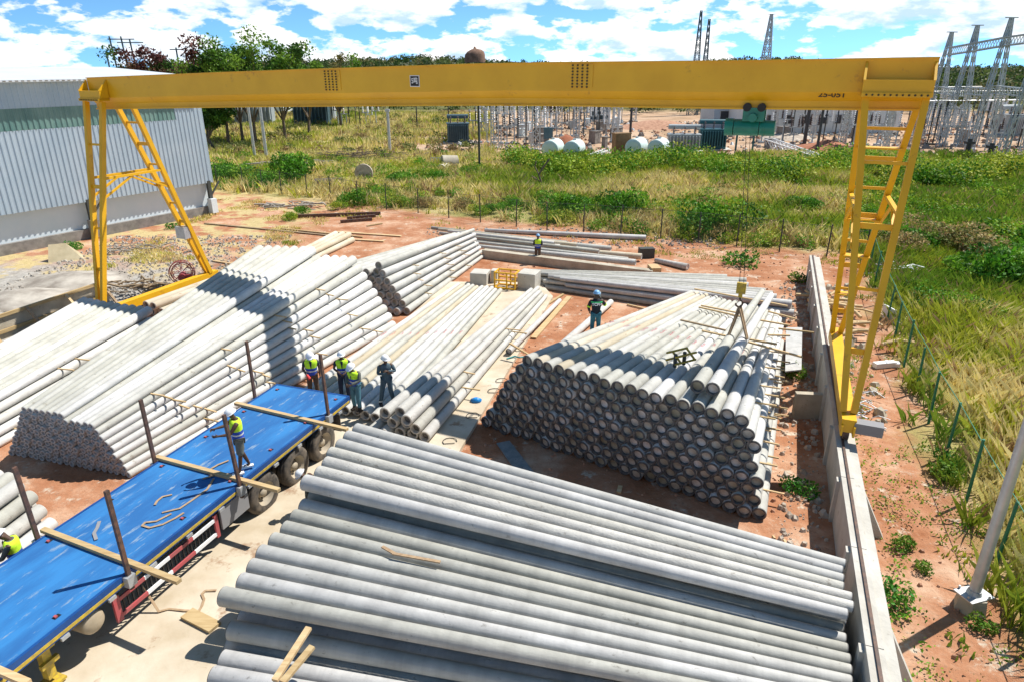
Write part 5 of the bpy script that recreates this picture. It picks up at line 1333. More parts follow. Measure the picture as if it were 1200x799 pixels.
for x, y, row, k in spots:
    pi = (row + k // 3) % 4; o = protos[pi]
    if pi in used: o = copy_tree(o)
    used.add(pi); p = G(x, y); o.location = p; o.rotation_euler = (0, 0, rg.uniform(-.2, .2)); s_ = rg.uniform(.85, 1.25); o.scale = (s_, s_, s_)
    tag(o, f'equipment stand with ribbed insulator, {ORD[k]} from left in the {rowname[row]}', 'insulator stand', 'insulator stands of the substation')
# low equipment cubicles and crates strewn between the stands
for k in range(26):
    x = rg.choice((rg.uniform(556, 735), rg.uniform(890, 1200))); y = rg.uniform(146, 174); w = rg.uniform(.8, 2.0); h = rg.uniform(.8, 1.9); m = MB()
    m.box((0, 0, h / 2), (w, w * .7, h)); m.box((0, 0, h + .05), (w + .15, w * .7 + .15, .1)); m.box((w * .2, -w * .36, h * .5), (w * .3, .04, h * .7))
    mt_ = rg.choice(('t_dark_', 'grey_base', 'white_wall', 'rust_', 'galv'))
    o = m.build('equipment_cubicle', M[mt_] if mt_ in M else M['grey_base'], loc=G(x, y), rz=rg.uniform(0, 1.5)); cubes_.append((x, o))
cubes_.sort(key=lambda q: q[0])
for i, (x, o) in enumerate(cubes_): tag(o, f'low box cubicle among the substation stands, {ORD[i]} from the left', 'cubicle', 'cubicles of the substation')
# busbar wires
m = MB()
for y, z in ((100, 6.2), (112, 7.0), (126, 7.2)):
    for x0, x1 in ((-4, 26), (44, 82)): m.tube((x0, y, z), (x1, y + 1, z + .3), .05, .05, 5); m.tube((x0, y + 2, z), (x1, y + 3, z + .2), .05, .05, 5)
tag(m.build('busbars', M['galv'], loc=(0, 0, 0)), 'thin grey busbar tubes strung over the substation equipment', 'busbars')
# white tanks
def tank(p, label, L=3.2, r=1.08, rz=.5, shade='tank_white'):
    b = G(*p); t = empty('storage_tank', (b.x, b.y + .5, 0), rz); tag(t, label, 'tank', 'white tanks behind the field')
    prof = [(-L / 2 - .12, .05), (-L / 2 - .08, r * .6), (-L / 2, r * .97), (-L / 2 + .05, r), (L / 2 - .05, r), (L / 2, r * .97), (L / 2 + .1, r * .6), (L / 2 + .14, .05)]; n = 28; vs = []
    for y, rr in prof:
        for i in range(n): a = 2 * math.pi * i / n; vs.append((rr * math.cos(a), y, r + .12 + rr * math.sin(a)))
    m = MB(); m.add(vs, [(k * n + i, (k + 1) * n + i, (k + 1) * n + (i + 1) % n, k * n + (i + 1) % n) for k in range(len(prof) - 1) for i in range(n)], 0, True); m.build('shell', M[shade], t)
    for y in (-L * .3, L * .3): m = MB(); m.box((0, y, .15), (1.6, .2, .4)); m.build('saddle', M['conc_old'], t)
    m = MB(); m.tube((0, 0, 2 * r + .1), (0, 0, 2 * r + .3), .2, .2, 10); m.build('manhole', M['galv'], t)
M['tank_white'] = mat('tank_white', (.55, .68, .66), (.66, .76, .73), .5, .5)
tank((648, 186), 'leftmost of the four white tanks behind the field', rz=-.32); tank((673, 187), 'white tank touching the right of the leftmost tank', rz=-.32)
tank((746, 184), 'third white tank from the left, behind the field', rz=-.45); tank((772, 185), 'rightmost of the four white tanks behind the field', rz=-.45)
# transformers: tank body with cooling fins and bushings
def transformer(p, s, rz, label, body='t_dark', w=3.2, d=2.0, h=2.6):
    b = G(*p); t = empty('transformer', b, rz); tag(t, label, 'transformer', 'transformers of the substation'); t.scale = (s, s, s)
    m = MB(); m.box((0, 0, h / 2 + .2), (w, d, h)); m.box((0, 0, h + .26), (w + .2, d + .2, .12)); m.build('tank_body', M[body], t)
    m = MB()
    for k in range(10):
        x = -w / 2 + .2 + k * (w - .4) / 9
        for e in (-1, 1): m.box((x, e * (d / 2 + .3), h / 2 + .3), (.1, .55, h * .8))
    m.build('cooling_fin', M[body], t)
    m = MB(); m.tube((-w / 2, d * .3, h + 1.2), (w / 2, d * .3, h + 1.2), .32, .32, 14)
    for x in (-w / 3, w / 3): m.bar((x, d * .3, h + .2), (x, d * .3, h + 1.0), .12)
    m.build('oil_conservator', M[body], t)
    for x in (-w / 3, 0, w / 3):
        m = MB()
        for q in range(5): m.tube((x, -d * .25, h + .35 + q * .2), (x, -d * .25, h + .48 + q * .2), .16, .07, 8)
        m.build('bushing', M['ins_brown'], t)
    m = MB(); m.box((0, 0, .1), (w + 1.4, d + 1.6, .2)); m.build('plinth', M['conc'], t)
M['t_dark'] = mat('t_dark', (.04, .09, .12), (.08, .14, .17), 1, .5); M['t_grey'] = mat('t_grey', (.30, .34, .36), (.40, .44, .46), 1, .5); M['t_blue'] = mat('t_blue', (.015, .10, .13), (.03, .14, .17), 1, .5)
transformer((537, 168), 1.0, .1, 'dark transformer on a pale plinth left of the lattice columns')
transformer((800, 178), 1.0, -.1, 'grey finned transformer right of the white tanks', 't_grey', 4.2, 1.6, 2.0)
transformer((833, 176), 1.0, -.1, 'dark teal transformer beside the grey finned one', 't_blue', 3.6, 1.8, 2.5)
transformer((300, 146), 1.2, .1, 'grey transformer partly behind the trees at left', 't_grey', 6, 2.5, 3)
transformer((367, 148), 1.3, .1, 'dark grey transformer right of the trees at left', 't_dark', 5, 2.5, 3)
transformer((382, 142), 1.2, .1, 'pale grey transformer beside the left insulator row', 't_grey', 3.5, 2.5, 3.5)
transformer((703, 141), 1.1, .3, 'far dark transformer by the red soil track', 't_dark')
transformer((1180, 160), 1.2, .3, 'grey transformer under the tall right gantry', 't_grey')
m = MB(); m.box((0, 0, 1.3), (2.2, 1.0, 2.6)); m.box((0, 0, 2.65), (2.4, 1.2, .12)); m.box((-.35, -.52, 1.35), (.9, .05, 2.2)); tag(m.build('steel_cabinet', mat('rust_cab', (.22, .12, .05), (.30, .18, .08), 2, .7), loc=G(727, 181), rz=.4), 'brown steel cabinet between the two pairs of tanks', 'cabinet')
m = MB(); m.bar((0, 0, 0), (0, 0, 3.4), .2); m.box((0, -.2, 2.6), (1.2, .5, 1.4)); tag(m.build('control_box', M['t_dark'], loc=G(642, 180)), 'dark control box on a post above the left tanks', 'control box')
m = MB(); m.bar((-1.1, 0, 0), (-1.1, 0, 2.6), .2); m.bar((1.1, 0, 0), (1.1, 0, 2.6), .2); m.box((0, 0, 2.7), (2.8, 1.4, .25)); tag(m.build('portal_frame', M['t_blue'], loc=G(871, 182)), 'blue-green steel portal standing in the grass below the hoist', 'steel portal')
for i, (x, y, h, r) in enumerate(((942, 172, 9.0, .28), (957, 178, 9.5, .2), (917, 166, 3.5, .1), (1132, 186, 2.4, .35), (1158, 190, 2.2, .35), (998, 168, 8, .15), (738, 165, 9.5, .2))):
    m = MB(); m.tube((0, 0, 0), (.0, 0, h), r, r * .8, 8); m.box((0, 0, h * .8), (r * 3, r * 2, .3)); m.box((0, 0, .1), (r * 4, r * 4, .2))
    tag(m.build('dark_post', M['ins_dark'], loc=G(x, y)), ['thick dark post left of the right crane legs', 'dark post just left of the right crane legs', 'short thin dark post below the hoist right side', 'left of two squat dark drums by the right gantry', 'right of two squat dark drums by the right gantry',
                                                           'slim dark post between the right crane legs', 'dark post beside the brown cabinet'][i], 'post')
# fallen lattice mast in the grass
m = MB(); a = G(900, 172); b = G(968, 196); lattice(m, Vector((0, 0, .5)), b - a + Vector((0, 0, .4)), 1.1, 1.0, 14, .13); tag(m.build('lattice_mast', M['white'], loc=a), 'white lattice mast lying in the grass left of the right crane legs', 'lattice mast')
m = MB(); a = G(690, 190); b = G(712, 182); lattice(m, Vector((0, 0, .3)), b - a + Vector((0, 0, .3)), .8, .8, 7, .12); tag(m.build('lattice_mast', M['white'], loc=a), 'short white lattice piece lying before the brown cabinet', 'lattice mast')
# spools and pipes in the field at left
for i, (x, y, rr) in enumerate(((527, 196, .9), (520, 200, .6))):
    m = MB(); m.tube((-.9, 0, rr), (.9, 0, rr * .9), rr, rr, 16); tag(m.build('concrete_pipe', M['conc_old'], loc=G(x, y) - Vector((0, 0, .45)), rz=.3 + i), ['large weathered concrete pipe lying in the field at left', 'smaller concrete pipe before the large one in the field'][i], 'pipe')
m = MB()
for k in range(6): m.bar((k * .35, 0, 0), (k * .35, .2, 1.0), .06)
m.bar((0, .1, .5), (1.75, .1, .5), .06); m.bar((0, .2, 1.0), (1.75, .2, 1.0), .06); tag(m.build('steel_rack', M['galv'], loc=G(505, 196)), 'small grey steel rack standing in the field at left', 'rack')
m = MB(); m.tube((0, -.15, .9), (0, .15, .9), .9, .9, 20); tag(m.build('cable_drum', M['rock'], loc=G(322, 214) + Vector((9, 0, 0))), 'brown round drum half hidden in the bushes at left', 'cable drum')
m = MB(); m.tube((0, 0, .4), (2.8, .4, .5), .42, .4, 10); tag(m.build('fallen_log', M['bark'], loc=G(370, 220)), 'thick brown fallen log behind the back fence at left', 'log')
# white building and far sheds
def shed(p, L, D, h, rz, label, wallm, roofm, nwin):
    b = G(*p); t = empty('building', b, rz); tag(t, label, 'building'); m = MB(); m.box((L / 2, D / 2, h / 2), (L, D, h)); m.build('wall', M[wallm], t)
    m = MB(); m.add([(-.5, -.5, h + .02), (L + .5, -.5, h + .02), (L + .5, D / 2, h + 1.3), (-.5, D / 2, h + 1.3), (L + .5, D + .5, h + .02), (-.5, D + .5, h + .02)], [(0, 1, 2, 3), (3, 2, 4, 5), (0, 3, 5), (1, 4, 2), (0, 5, 4, 1)]); m.build('roof', M[roofm], t)
    for k in range(nwin):
        x = L * (k + .5) / nwin; f = MB()
        for e in (-.85, .85): f.box((x + e, -.03, h * .55), (.1, .12, 1.5))
        for z in (h * .55 - .75, h * .55 + .75): f.box((x, -.035, z), (1.8, .11, .1))
        fo = f.build('window', M['galv'], t); q = MB(); q.box((x, -.02, h * .55), (1.58, .03, 1.38)); q.build('pane', M['ins_dark'], fo)
M['roof_grey'] = mat('roof_grey', (.40, .42, .44), (.5, .52, .54), 1, .6)
shed((872, 157), 27, 10, 4.2, .05, 'long white building behind the substation right of the hoist', 'white_wall', 'roof_sheet', 9)
shed((835, 152), 8, 8, 4.5, .05, 'small blue-grey building left of the hoist', 'clad', 'roof_grey', 2)
shed((258, 132), 16, 8, 3.5, 0, 'low white shed behind the trees at far left', 'white_wall', 'roof_grey', 3)
def pile(p, r, h, mt, name, label, cat):
    m = MB(); n = 14; vs = [(0, 0, h)]
    for ring, (f, z) in enumerate(((.35, .75), (.7, .35), (1, -.05))):
        for i in range(n): a = 2 * math.pi * i / n; k = random.uniform(.8, 1.15); vs.append((r * f * k * math.cos(a), r * .7 * f * k * math.sin(a), h * z * random.uniform(.8, 1.1)))
    fs = [(0, 1 + i, 1 + (i + 1) % n) for i in range(n)] + [(1 + q * n + i, 1 + (q + 1) * n + i, 1 + (q + 1) * n + (i + 1) % n, 1 + q * n + (i + 1) % n) for q in range(2) for i in range(n)]
    m.add(vs, fs, 0, True); tag(m.build(name, mt, loc=G(*p)), label, cat)
M['redpile'] = mat('redpile', (.30, .10, .05), (.42, .18, .10), 1, .95)
pile((663, 172), 2.6, 1.7, M['redpile'], 'soil_heap', 'red brown soil heap behind the left tanks', 'soil heap'); pile((968, 176), 5, 1.4, M['redpile'], 'soil_heap', 'red soil heap right of the fallen lattice mast', 'soil heap')
pile((770, 150), 9, 1.4, M['rock_red'], 'soil_heap', 'low soil heap on the red track', 'soil heap'); pile((920, 163), 5, 1.2, M['rock'], 'soil_heap', 'pale sand heap below the hoist', 'soil heap')
pile((30, 352), 3.0, .55, M['rock_grey'], 'gravel_heap', 'low grey gravel heap before the warehouse at left edge', 'gravel heap'); pile((90, 330), 3.4, .45, M['rock_grey'], 'gravel_heap', 'low grey gravel heap between the sheet and the left crane leg', 'gravel heap')
def f_sub(rg):
    x = rg.uniform(-12, 95); return (x, rg.uniform(91, 150))
rocks('site_rubble', 'scattered rubble and parts over the substation ground', 2200, f_sub, .15, .8, M['rock_red'], 9)
rocks('white_rubble', 'pale parts strewn over the substation ground', 350, f_sub, .2, .9, M['white_wall'], 10)
rocks('dark_rubble', 'dark parts strewn over the substation ground', 1500, f_sub, .2, 1.2, M['grey_base'], 12)
# far masts and poles
for i, (x, ty, Y, w) in enumerate(((822, 13, 170, 2.0), (832.5, 23, 172, 1.6), (905, 17, 150, 3.0))):
    b = Vector(((x - 600) / 887 * Y, Y, 0)); zt = zat(b, ty); m = MB(); lattice(m, (0, 0, 0), (0, 0, zt), w, .35, 14, .14 if i < 2 else .2); m.box((0, 0, zt), (1.6 if i == 2 else .6, .2, .1))
    tag(m.build('lattice_tower', M['t_dark'] if i < 2 else M['galv_far'], loc=b), ['taller of two dark lattice masts above the beam', 'shorter of two dark lattice masts above the beam', 'pale lattice mast standing above the right part of the beam'][i], 'lattice tower')
for i, (x, ty, lean) in enumerate(((134, 43, -.8), (146, 43, -.6), (156.5, 47, -.7), (123, 66, -.3), (204, 56, 0))):
    Y = 115; b = Vector(((x - 600) / 875 * Y, Y, 0)); zt = zat(b, ty); m = MB(); m.tube((0, 0, 0), (lean, 0, zt), .16, .12, 7)
    if i < 3: m.bar((lean - (2.0 if i else .3), 0, zt - .4), (lean + 2.0, 0, zt - .4), .14); m.bar((lean - 1.0, 0, zt - 2.3), (lean + 1.2, 0, zt - 2.3), .14)
    if i == 4: m.bar((-1, 0, zt - .3), (1, 0, zt - .3), .14)
    tag(m.build('power_pole', M['t_dark'], loc=b), ['left one of three tall power poles behind the warehouse', 'middle one of three tall power poles behind the warehouse', 'right one of three tall power poles behind the warehouse', 'short thin pole above the warehouse roof', 'pole with crossarm among the left trees'][i], 'power pole')
for i, (x, y, ty, r) in enumerate(((299, 186, 110, .18), (313, 190, 108, .2), (457, 178, 128, .22), (489, 153, 118, .12), (562, 205, 118, .12), (526, 150, 118, .12))):
    b = G(x, y); zt = zat(b, ty); m = MB(); m.tube((0, 0, 0), (0, 0, zt), r, r * .85, 9); m.box((0, 0, zt - .2), (r * 2.6, r * 2.6, .3)); tag(m.build('power_pole', M['galv'] if i < 3 else M['post_dark'], loc=b),
        ['left of two pale poles behind the left crane legs', 'right of two pale poles behind the left crane legs', 'pale pole in the field left of the dark transformer', 'slim dark leaning pole in the dry field', 'slim dark pole in the field before the lattice columns', 'slim dark pole behind the dark transformer'][i], 'pole')
# ------------------------------------------------------------------ hills and woods
HV = []; nx_, ny_ = 120, 14
for jy in range(ny_):
    y = 420 + jy * 70
    for ix_ in range(nx_):
        x = -1100 + 2300 * ix_ / (nx_ - 1)
        r_ = x / y; px_ = 600 + r_ * 862
        hpk = 1 + 9 * math.exp(-((px_ - 520) / 130) ** 2) + 7 * math.exp(-((px_ - 900) / 90) ** 2) + 5 * math.exp(-((px_ - 300) / 120) ** 2) + 6 * float(vnoise(x, y, 90, 3))
        HV.append((x, y, (hpk) * math.sin(min(1, jy / 6) * math.pi / 2) * (y / 800) - 2))
m = MB(); m.add(HV, [(q * nx_ + i, q * nx_ + i + 1, (q + 1) * nx_ + i + 1, (q + 1) * nx_ + i) for q in range(ny_ - 1) for i in range(nx_ - 1)], 0, True)
M['hill'] = mat('hill', (.035, .05, .018), (.09, .085, .035), .02, .95, world=True, detail=10)
tag(m.build('hills', M['hill']), kind='structure')
def hill_z(x, y):
    px_ = 600 + x / y * 862
    hpk = 1 + 9 * np.exp(-((px_ - 520) / 130) ** 2) + 7 * np.exp(-((px_ - 900) / 90) ** 2) + 5 * np.exp(-((px_ - 300) / 120) ** 2) + 6 * vnoise(x, y, 90, 3)
    return np.where(y > 420, hpk * np.sin(np.clip((y - 420) / 420, 0, 1) * np.pi / 2) * (y / 800) - 2, 0)
def woods(name, label, n, y0, y1, seed, px0=150, px1=1300, hmin=4, hmax=9, leaf=1.5, per=70):
    rg = np.random.default_rng(seed); y = rg.uniform(y0, y1, n); px_ = rg.uniform(px0, px1, n); x = (px_ - 600) / 862 * y; z = hill_z(x, y); h = rg.uniform(hmin, hmax, n); r = h * rg.uniform(.45, .7, n)
    P = rg.normal(0, 1, (n, per, 3)); P /= np.linalg.norm(P, axis=2, keepdims=True); P *= rg.uniform(.5, 1.1, (n, per, 1)); P = P * np.stack([r, r, h * .42], 1)[:, None] + np.stack([x, y, z + h * .55], 1)[:, None]
    base = np.array([[.045, .085, .02], [.07, .12, .03], [.11, .15, .04], [.035, .06, .02], [.17, .15, .06]])[rg.integers(0, 5, n)]
    col = np.repeat(base[:, None], per, 1) * rg.uniform(.7, 1.35, (n, per, 1))
    V, F, c = leaf_cloud(P.reshape(-1, 3), (leaf * rg.uniform(.6, 1.4, n * per)) * np.repeat(y / 250, per) ** .4, col.reshape(-1, 3)); o = link(name, tri_mesh(name, V, F, c, M['leaf'])); tag(o, label, 'woodland', kind='stuff')
woods('far_woodland', 'distant scrubby woodland along the horizon', 2300, 280, 1000, 1, hmin=4, hmax=11, per=46, leaf=1.5)
woods('near_woodland', 'bushy trees behind the substation and left field', 420, 170, 260, 2, hmin=3.5, hmax=7, leaf=.9, per=110, px0=220, px1=1250)
# rock outcrop on the far hill
b = Vector(((556 - 600) / 868 * 700, 700, 20)); zt = zat(b, 55); m = MB(); n = 12
m.rings([((0, 0, -6), 10, 8), ((.5, 0, zt - b.z - 7), 9.5, 7.5), ((1.2, 0, zt - b.z - 4.5), 8, 6), ((1.6, 0, zt - b.z - 2.6), 5, 4), ((.6, 0, zt - b.z - 1.9), 1.6, 2), ((.2, 0, zt - b.z), .7, .8)], n); tag(m.build('rock_outcrop', mat('outcrop', (.16, .09, .06), (.28, .17, .12), .3, .95), loc=b), 'round rocky outcrop on the far hill', 'rock')
b = Vector(((920 - 600) / 868 * 300, 300, 8)); m = MB(); m.add([(-7, 0, 6), (2, 0, 9.5), (9, 0, 4), (-4, 6, 4), (6, 6, 3)], [(0, 1, 3), (1, 2, 4), (1, 4, 3), (0, 3, 4, 2)]); m.box((0, 2, 1), (12, 4, 6)); m.v = [(x * .8, y, z * .62) for x, y, z in m.v]
M['green_roof'] = mat('green_roof', (.60, .80, .70), rough=.7); tag(m.build('shed', M['green_roof'], loc=b), 'pale green roof showing right of the pale mast', 'shed')

# trees with trunk, limbs and crown
def tree(p, h, r, cols, label, seed, crown_lo=.3, leaves=5600, leaf=.46):
    b = G(*p); t = empty('tree', b); tag(t, label, 'tree', 'trees on the left'); rg = np.random.default_rng(seed); m = MB(); fork = Vector((rg.normal(0, .2), rg.normal(0, .2), h * .22))
    m.tube((0, 0, -.1), fork, .28, .2, 8); tips = []
    for q in range(7):
        a = rg.uniform(0, 6.28); l = rg.uniform(.45, .8); mid = fork + Vector((math.cos(a) * r * .35, math.sin(a) * r * .35, h * .22)); tp = Vector((math.cos(a) * r * l, math.sin(a) * r * l, h * rg.uniform(.42, .88)))
        m.tube(fork, mid, .14, .09, 6); m.tube(mid, tp, .09, .03, 5); tips += [mid.lerp(tp, .4), tp, mid.lerp(tp, .75)]
        for _ in range(2): t2 = tp + Vector((rg.normal(0, r * .3), rg.normal(0, r * .3), rg.uniform(0, h * .15))); m.tube(mid.lerp(tp, .6), t2, .05, .02, 4); tips.append(t2)
    m.build('trunk', M['bark'], t); P = []; K = []
    per = leaves // len(tips)
    for q, tp in enumerate(tips):
        d = rg.normal(0, 1, (per, 3)); d /= np.linalg.norm(d, axis=1, keepdims=True); rr = r * rg.uniform(.22, .36); P.append(d * rr * rg.uniform(.3, 1.15, (per, 1)) * [1, 1, .8] + np.array(tp)); K.append(np.array(cols[q % len(cols)]) * rg.uniform(.6, 1.4, (per, 1)))
    V, F, c = leaf_cloud(np.concatenate(P), leaf * rg.uniform(.6, 1.4, per * len(tips)), np.concatenate(K)); link('crown', tri_mesh('crown', V, F, c, M['leaf']), t)
g1, g2, g3 = (.09, .20, .02), (.16, .28, .03), (.05, .12, .02); r1_, r2_ = (.12, .045, .04), (.17, .09, .05)
tree((300, 172), 15.0, 5.5, [g1, g2, g3], 'large green tree above the beam at left', 1); tree((335, 168), 14.2, 4.6, [g1, g2, g2, g3], 'green tree with forked dark trunk right of the pale poles', 2)
tree((268, 172), 14.6, 4.6, [g1, g3, g2, g2, r1_], 'tree with green and reddish leaves left of the large green tree', 3); tree((235, 168), 11.8, 4.0, [r1_, r2_, g3], 'reddish brown tree between the power poles and the green trees', 4)
tree((192, 165), 13.0, 5.0, [r1_, r1_, g3, r2_], 'dark reddish tree right behind the three power poles', 5); tree((362, 160), 11.6, 3.6, [g1, g2], 'smaller green tree at the right end of the left group', 6)
tree((285, 168), 13.0, 4.5, [g1, g3], 'dark green tree behind the left crane leg', 7); tree((250, 176), 7, 3, [g3, g1], 'low dark tree beside the warehouse corner', 8)
tree((400, 150), 12.0, 4.5, [g1, g2, (.2, .18, .06)], 'far tree behind the left splice of the beam', 9)

# ------------------------------------------------------------------ bushes and grass
BC = [(.08, .24, .015), (.13, .32, .02), (.05, .15, .012), (.20, .38, .03)]; BY = [(.28, .38, .03), (.16, .30, .02), (.40, .44, .05)]
bm = [bush_mesh('bush', 1.5, 1.7, 2600, .17, BC, 8, 1), bush_mesh('bush', 1.5, 1.6, 2600, .17, BC + BY[:1], 9, 2), bush_mesh('bush', 1.6, 1.4, 2400, .16, BY, 9, 3), bush_mesh('bush', 1.7, 1.6, 2400, .15, [(.32, .22, .11), (.40, .30, .12), (.18, .20, .05)], 9, 4)]
bl = []
for (x, y, s_, k) in ((665, 256, 1.15, 0), (724, 257, 1.35, 0), (840, 274, 1.5, 1), (700, 247, .8, 1), (470, 219, .9, 0), (455, 232, .6, 2), (418, 240, .8, 1), (338, 215, 1.7, 0), (318, 220, 1.1, 1), (280, 214, 1.3, 1), (262, 212, 1.1, 0), (505, 216, .9, 1), (560, 205, 1.0, 2),
                   (545, 246, .7, 3), (500, 243, .7, 3), (640, 262, .6, 2), (755, 262, .8, 3), (1166, 338, 1.5, 0), (1095, 293, 1.4, 3), (1060, 300, 1.0, 3), (1130, 300, 1.3, 3), (1190, 300, 1.5, 1), (1110, 372, .9, 1), (1150, 385, .9, 2), (1080, 352, .6, 1), (1040, 292, 1.0, 1),
                   (600, 245, .7, 1), (577, 250, .5, 0), (395, 246, .5, 2), (342, 258, .45, 2), (355, 252, .4, 0)):
    bl.append((x, y, s_, k))
_r = random.Random(77)
for _ in range(34):
    x = _r.uniform(430, 1195); y = _r.uniform(208, 262) if x < 1000 else _r.uniform(215, 330)
    p_ = G(x, y)
    if back_dist(p_.x, p_.y) > 2.5 or side_dist(p_.x, p_.y) > 3: bl.append((x, y, _r.uniform(.35, .85), _r.choice((1, 2, 2, 2, 0))))
bl.sort()
for i, (x, y, s_, k) in enumerate(bl):
    o = link('bush', bm[k]); o.location = G(x, y); o.rotation_euler = (0, 0, i * 1.3); o.scale = (s_, s_, s_ * random.uniform(.85, 1.1))
    tag(o, f'{["dense green", "leafy green", "yellow green", "dry brownish"][k]} bush beyond the mesh fences, {ORD[i]} from the left among the bushes', 'bush', 'bushes beyond the mesh fences')
# hedge-like belt of shrubs: nobody could count them
def belt(name, label, n, fx, smin, smax, cols, leaf, per, seed):
    rg = np.random.default_rng(seed); xy = np.array([fx(rg) for _ in range(n)]); s_ = rg.uniform(smin, smax, n); P = rg.normal(0, 1, (n, per, 3)); P /= np.linalg.norm(P, axis=2, keepdims=True); P *= rg.uniform(.45, 1.12, (n, per, 1))
    P = P * np.stack([s_, s_, s_ * .75], 1)[:, None]; P[:, :, 2] = np.abs(P[:, :, 2] + (s_ * .55)[:, None]); P[:, :, :2] += xy[:, None]
    base = np.array(cols)[rg.integers(0, len(cols), n)]; col = np.repeat(base[:, None], per, 1) * rg.uniform(.6, 1.4, (n, per, 1))
    V, F, c = leaf_cloud(P.reshape(-1, 3), leaf * rg.uniform(.6, 1.5, n * per), col.reshape(-1, 3)); o = link(name, tri_mesh(name, V, F, c, M['leaf'])); tag(o, label, 'shrubs', kind='stuff')
def fb1(rg):
    px_ = rg.uniform(600, 1290); yy = 201 + (px_ - 600) * .018 + rg.normal(0, 3.5) + 7 * math.sin(px_ * .03); p = G(px_, yy); return (p.x, p.y)
belt('shrub_belt', 'belt of green shrubs between the field and the substation', 420, fb1, .6, 2.1, BC + BY + BY, .26, 300, 21)
def fb2(rg):
    px_ = rg.uniform(1000, 1300); yy = rg.uniform(205, 262); p = G(px_, yy); return (p.x, p.y)
belt('shrub_cover', 'green shrub cover on the field at right', 130, fb2, .5, 1.2, BC + BY + BY, .2, 260, 22)
def fb3(rg):
    px_ = rg.uniform(245, 560); yy = 208 + rg.normal(0, 9); p = G(px_, yy); return (p.x, p.y)
belt('low_shrubs', 'low green shrubs along the left part of the back fence', 90, fb3, .4, 1.0, BC[:2] + BY, .18, 240, 23)
# grass
def grass_field(name, label, n, xr, yr, test, hh, ww, straw, blades, seed, spread=.22, lean=.5):
    rg = np.random.default_rng(seed); x = rg.uniform(*xr, n); y = rg.uniform(*yr, n); k = test(x, y, rg); x, y = x[k], y[k]
    hmod = .55 + .9 * vnoise(x, y, 4, 8); st = straw(x, y); col = grass_colours(x, y, st)
    o = link(name, grass_mesh(name, x, y, hh * hmod, np.full(len(x), ww), col, blades, spread, lean)); tag(o, label, 'grass', kind='stuff')
def t_mid(x, y, rg):
    d = back_dist(x, y); px_ = 600 + x / (y * cP + 10.8 * sP) * 800
    dens = np.clip((d - 1) / 4, 0, 1) * np.where(px_ < 560, .5, 1) * (vnoise(x, y, 3.3, 4) > .22)
    return (rg.random(len(x)) < dens) & (px_ > 215) & (px_ < 1230)
def st_mid(x, y):
    px_ = 600 + x / (y * cP + 10.8 * sP) * 800; s = np.where(px_ < 620, .10, -.06); s = s + .16 * np.exp(-((y - 60) / 7) ** 2) * (px_ > 520) * (px_ < 1000); s = s - .08 * (px_ > 1010); s = s + .25 * (back_dist(x, y) < 5); return s
grass_field('field_grass', 'tall mixed green and yellow grass of the field behind the fence', 42000, (-34, 62), (40, 90), t_mid, .85, .09, st_mid, 8, 31, .16, .8)
def t_side(x, y, rg):
    d = side_dist(x, y); b = back_dist(x, y); dens = np.clip((d - .2) / 2.2, 0.05, 1) * np.where(y < 22, .75, 1) * (vnoise(x, y, 2.6, 6) > .2)
    return (rg.random(len(x)) < dens) & (d > 0) & (b < 3) & (x < y * .9 + 9)
def st_side(x, y):
    return .34 * np.exp(-((y - 20) / 7) ** 2) * (side_dist(x, y) > 1.2) - .03 * (y > 29) + .12 * (y < 14)
grass_field('side_grass', 'tall straw and green grass right of the green fence', 17000, (10, 44), (7, 46), t_side, .75, .032, st_side, 16, 32, .12, .85)
def t_thin(x, y, rg):
    b = back_dist(x, y); s_ = side_dist(x, y); wd = (x - WALL_A.x) * WN.x + (y - WALL_A.y) * WN.y
    return (b < 2.5) & (s_ < 1.5) & ((wd > .7) | (b > -4)) & (vnoise(x, y, 1.3, 9) * .6 + vnoise(x, y, 4, 10) * .5 > .66) & (wd + 99 * (b > -3.5) > .7)
grass_field('sparse_weeds', 'sparse low weeds on the bare soil strips', 17000, (-26, 22), (6, 62), t_thin, .16, .05, lambda x, y: np.full(len(x), -.02), 7, 33, .14, .9)
def t_lot(x, y, rg): return (y > 36) & (back_dist(x, y) < 1) & (x < -14) & (x > -24) & (vnoise(x, y, 2, 12) > .62)
grass_field('dry_tufts', 'dry low grass tufts before the warehouse', 5000, (-24, -14), (36, 60), t_lot, .16, .05, lambda x, y: np.full(len(x), .2), 7, 34, .16, .9)
def t_wall(x, y, rg):
    wd = (x - WALL_A.x) * WN.x + (y - WALL_A.y) * WN.y; return (wd > .62) & (wd < 1.5) & (vnoise(x, y, 1.1, 14) > .42) & (back_dist(x, y) < -6)
def leafy(name, label, n, xr, yr, test, size, seed, cols, h=.16):
    rg = np.random.default_rng(seed); x = rg.uniform(*xr, n); y = rg.uniform(*yr, n); k = test(x, y, rg); x, y = x[k], y[k]; q = 7; P = np.stack([np.repeat(x, q), np.repeat(y, q), np.zeros(len(x) * q)], 1) + rg.normal(0, 1, (len(x) * q, 3)) * [.1, .1, 0]; P[:, 2] = rg.uniform(.02, h, len(P))
    col = np.array(cols)[rg.integers(0, len(cols), len(x))]; V, F, c = leaf_cloud(P, size * rg.uniform(.6, 1.4, len(P)), np.repeat(col, q, 0) * rg.uniform(.7, 1.3, (len(P), 1))); o = link(name, tri_mesh(name, V, F, c, M['leaf'])); tag(o, label, 'weeds', kind='stuff')
leafy('wall_weeds', 'leafy green weeds along the outside of the crane wall', 2600, (4, 18), (6, 32), t_wall, .09, 41, BC + BY, .3)
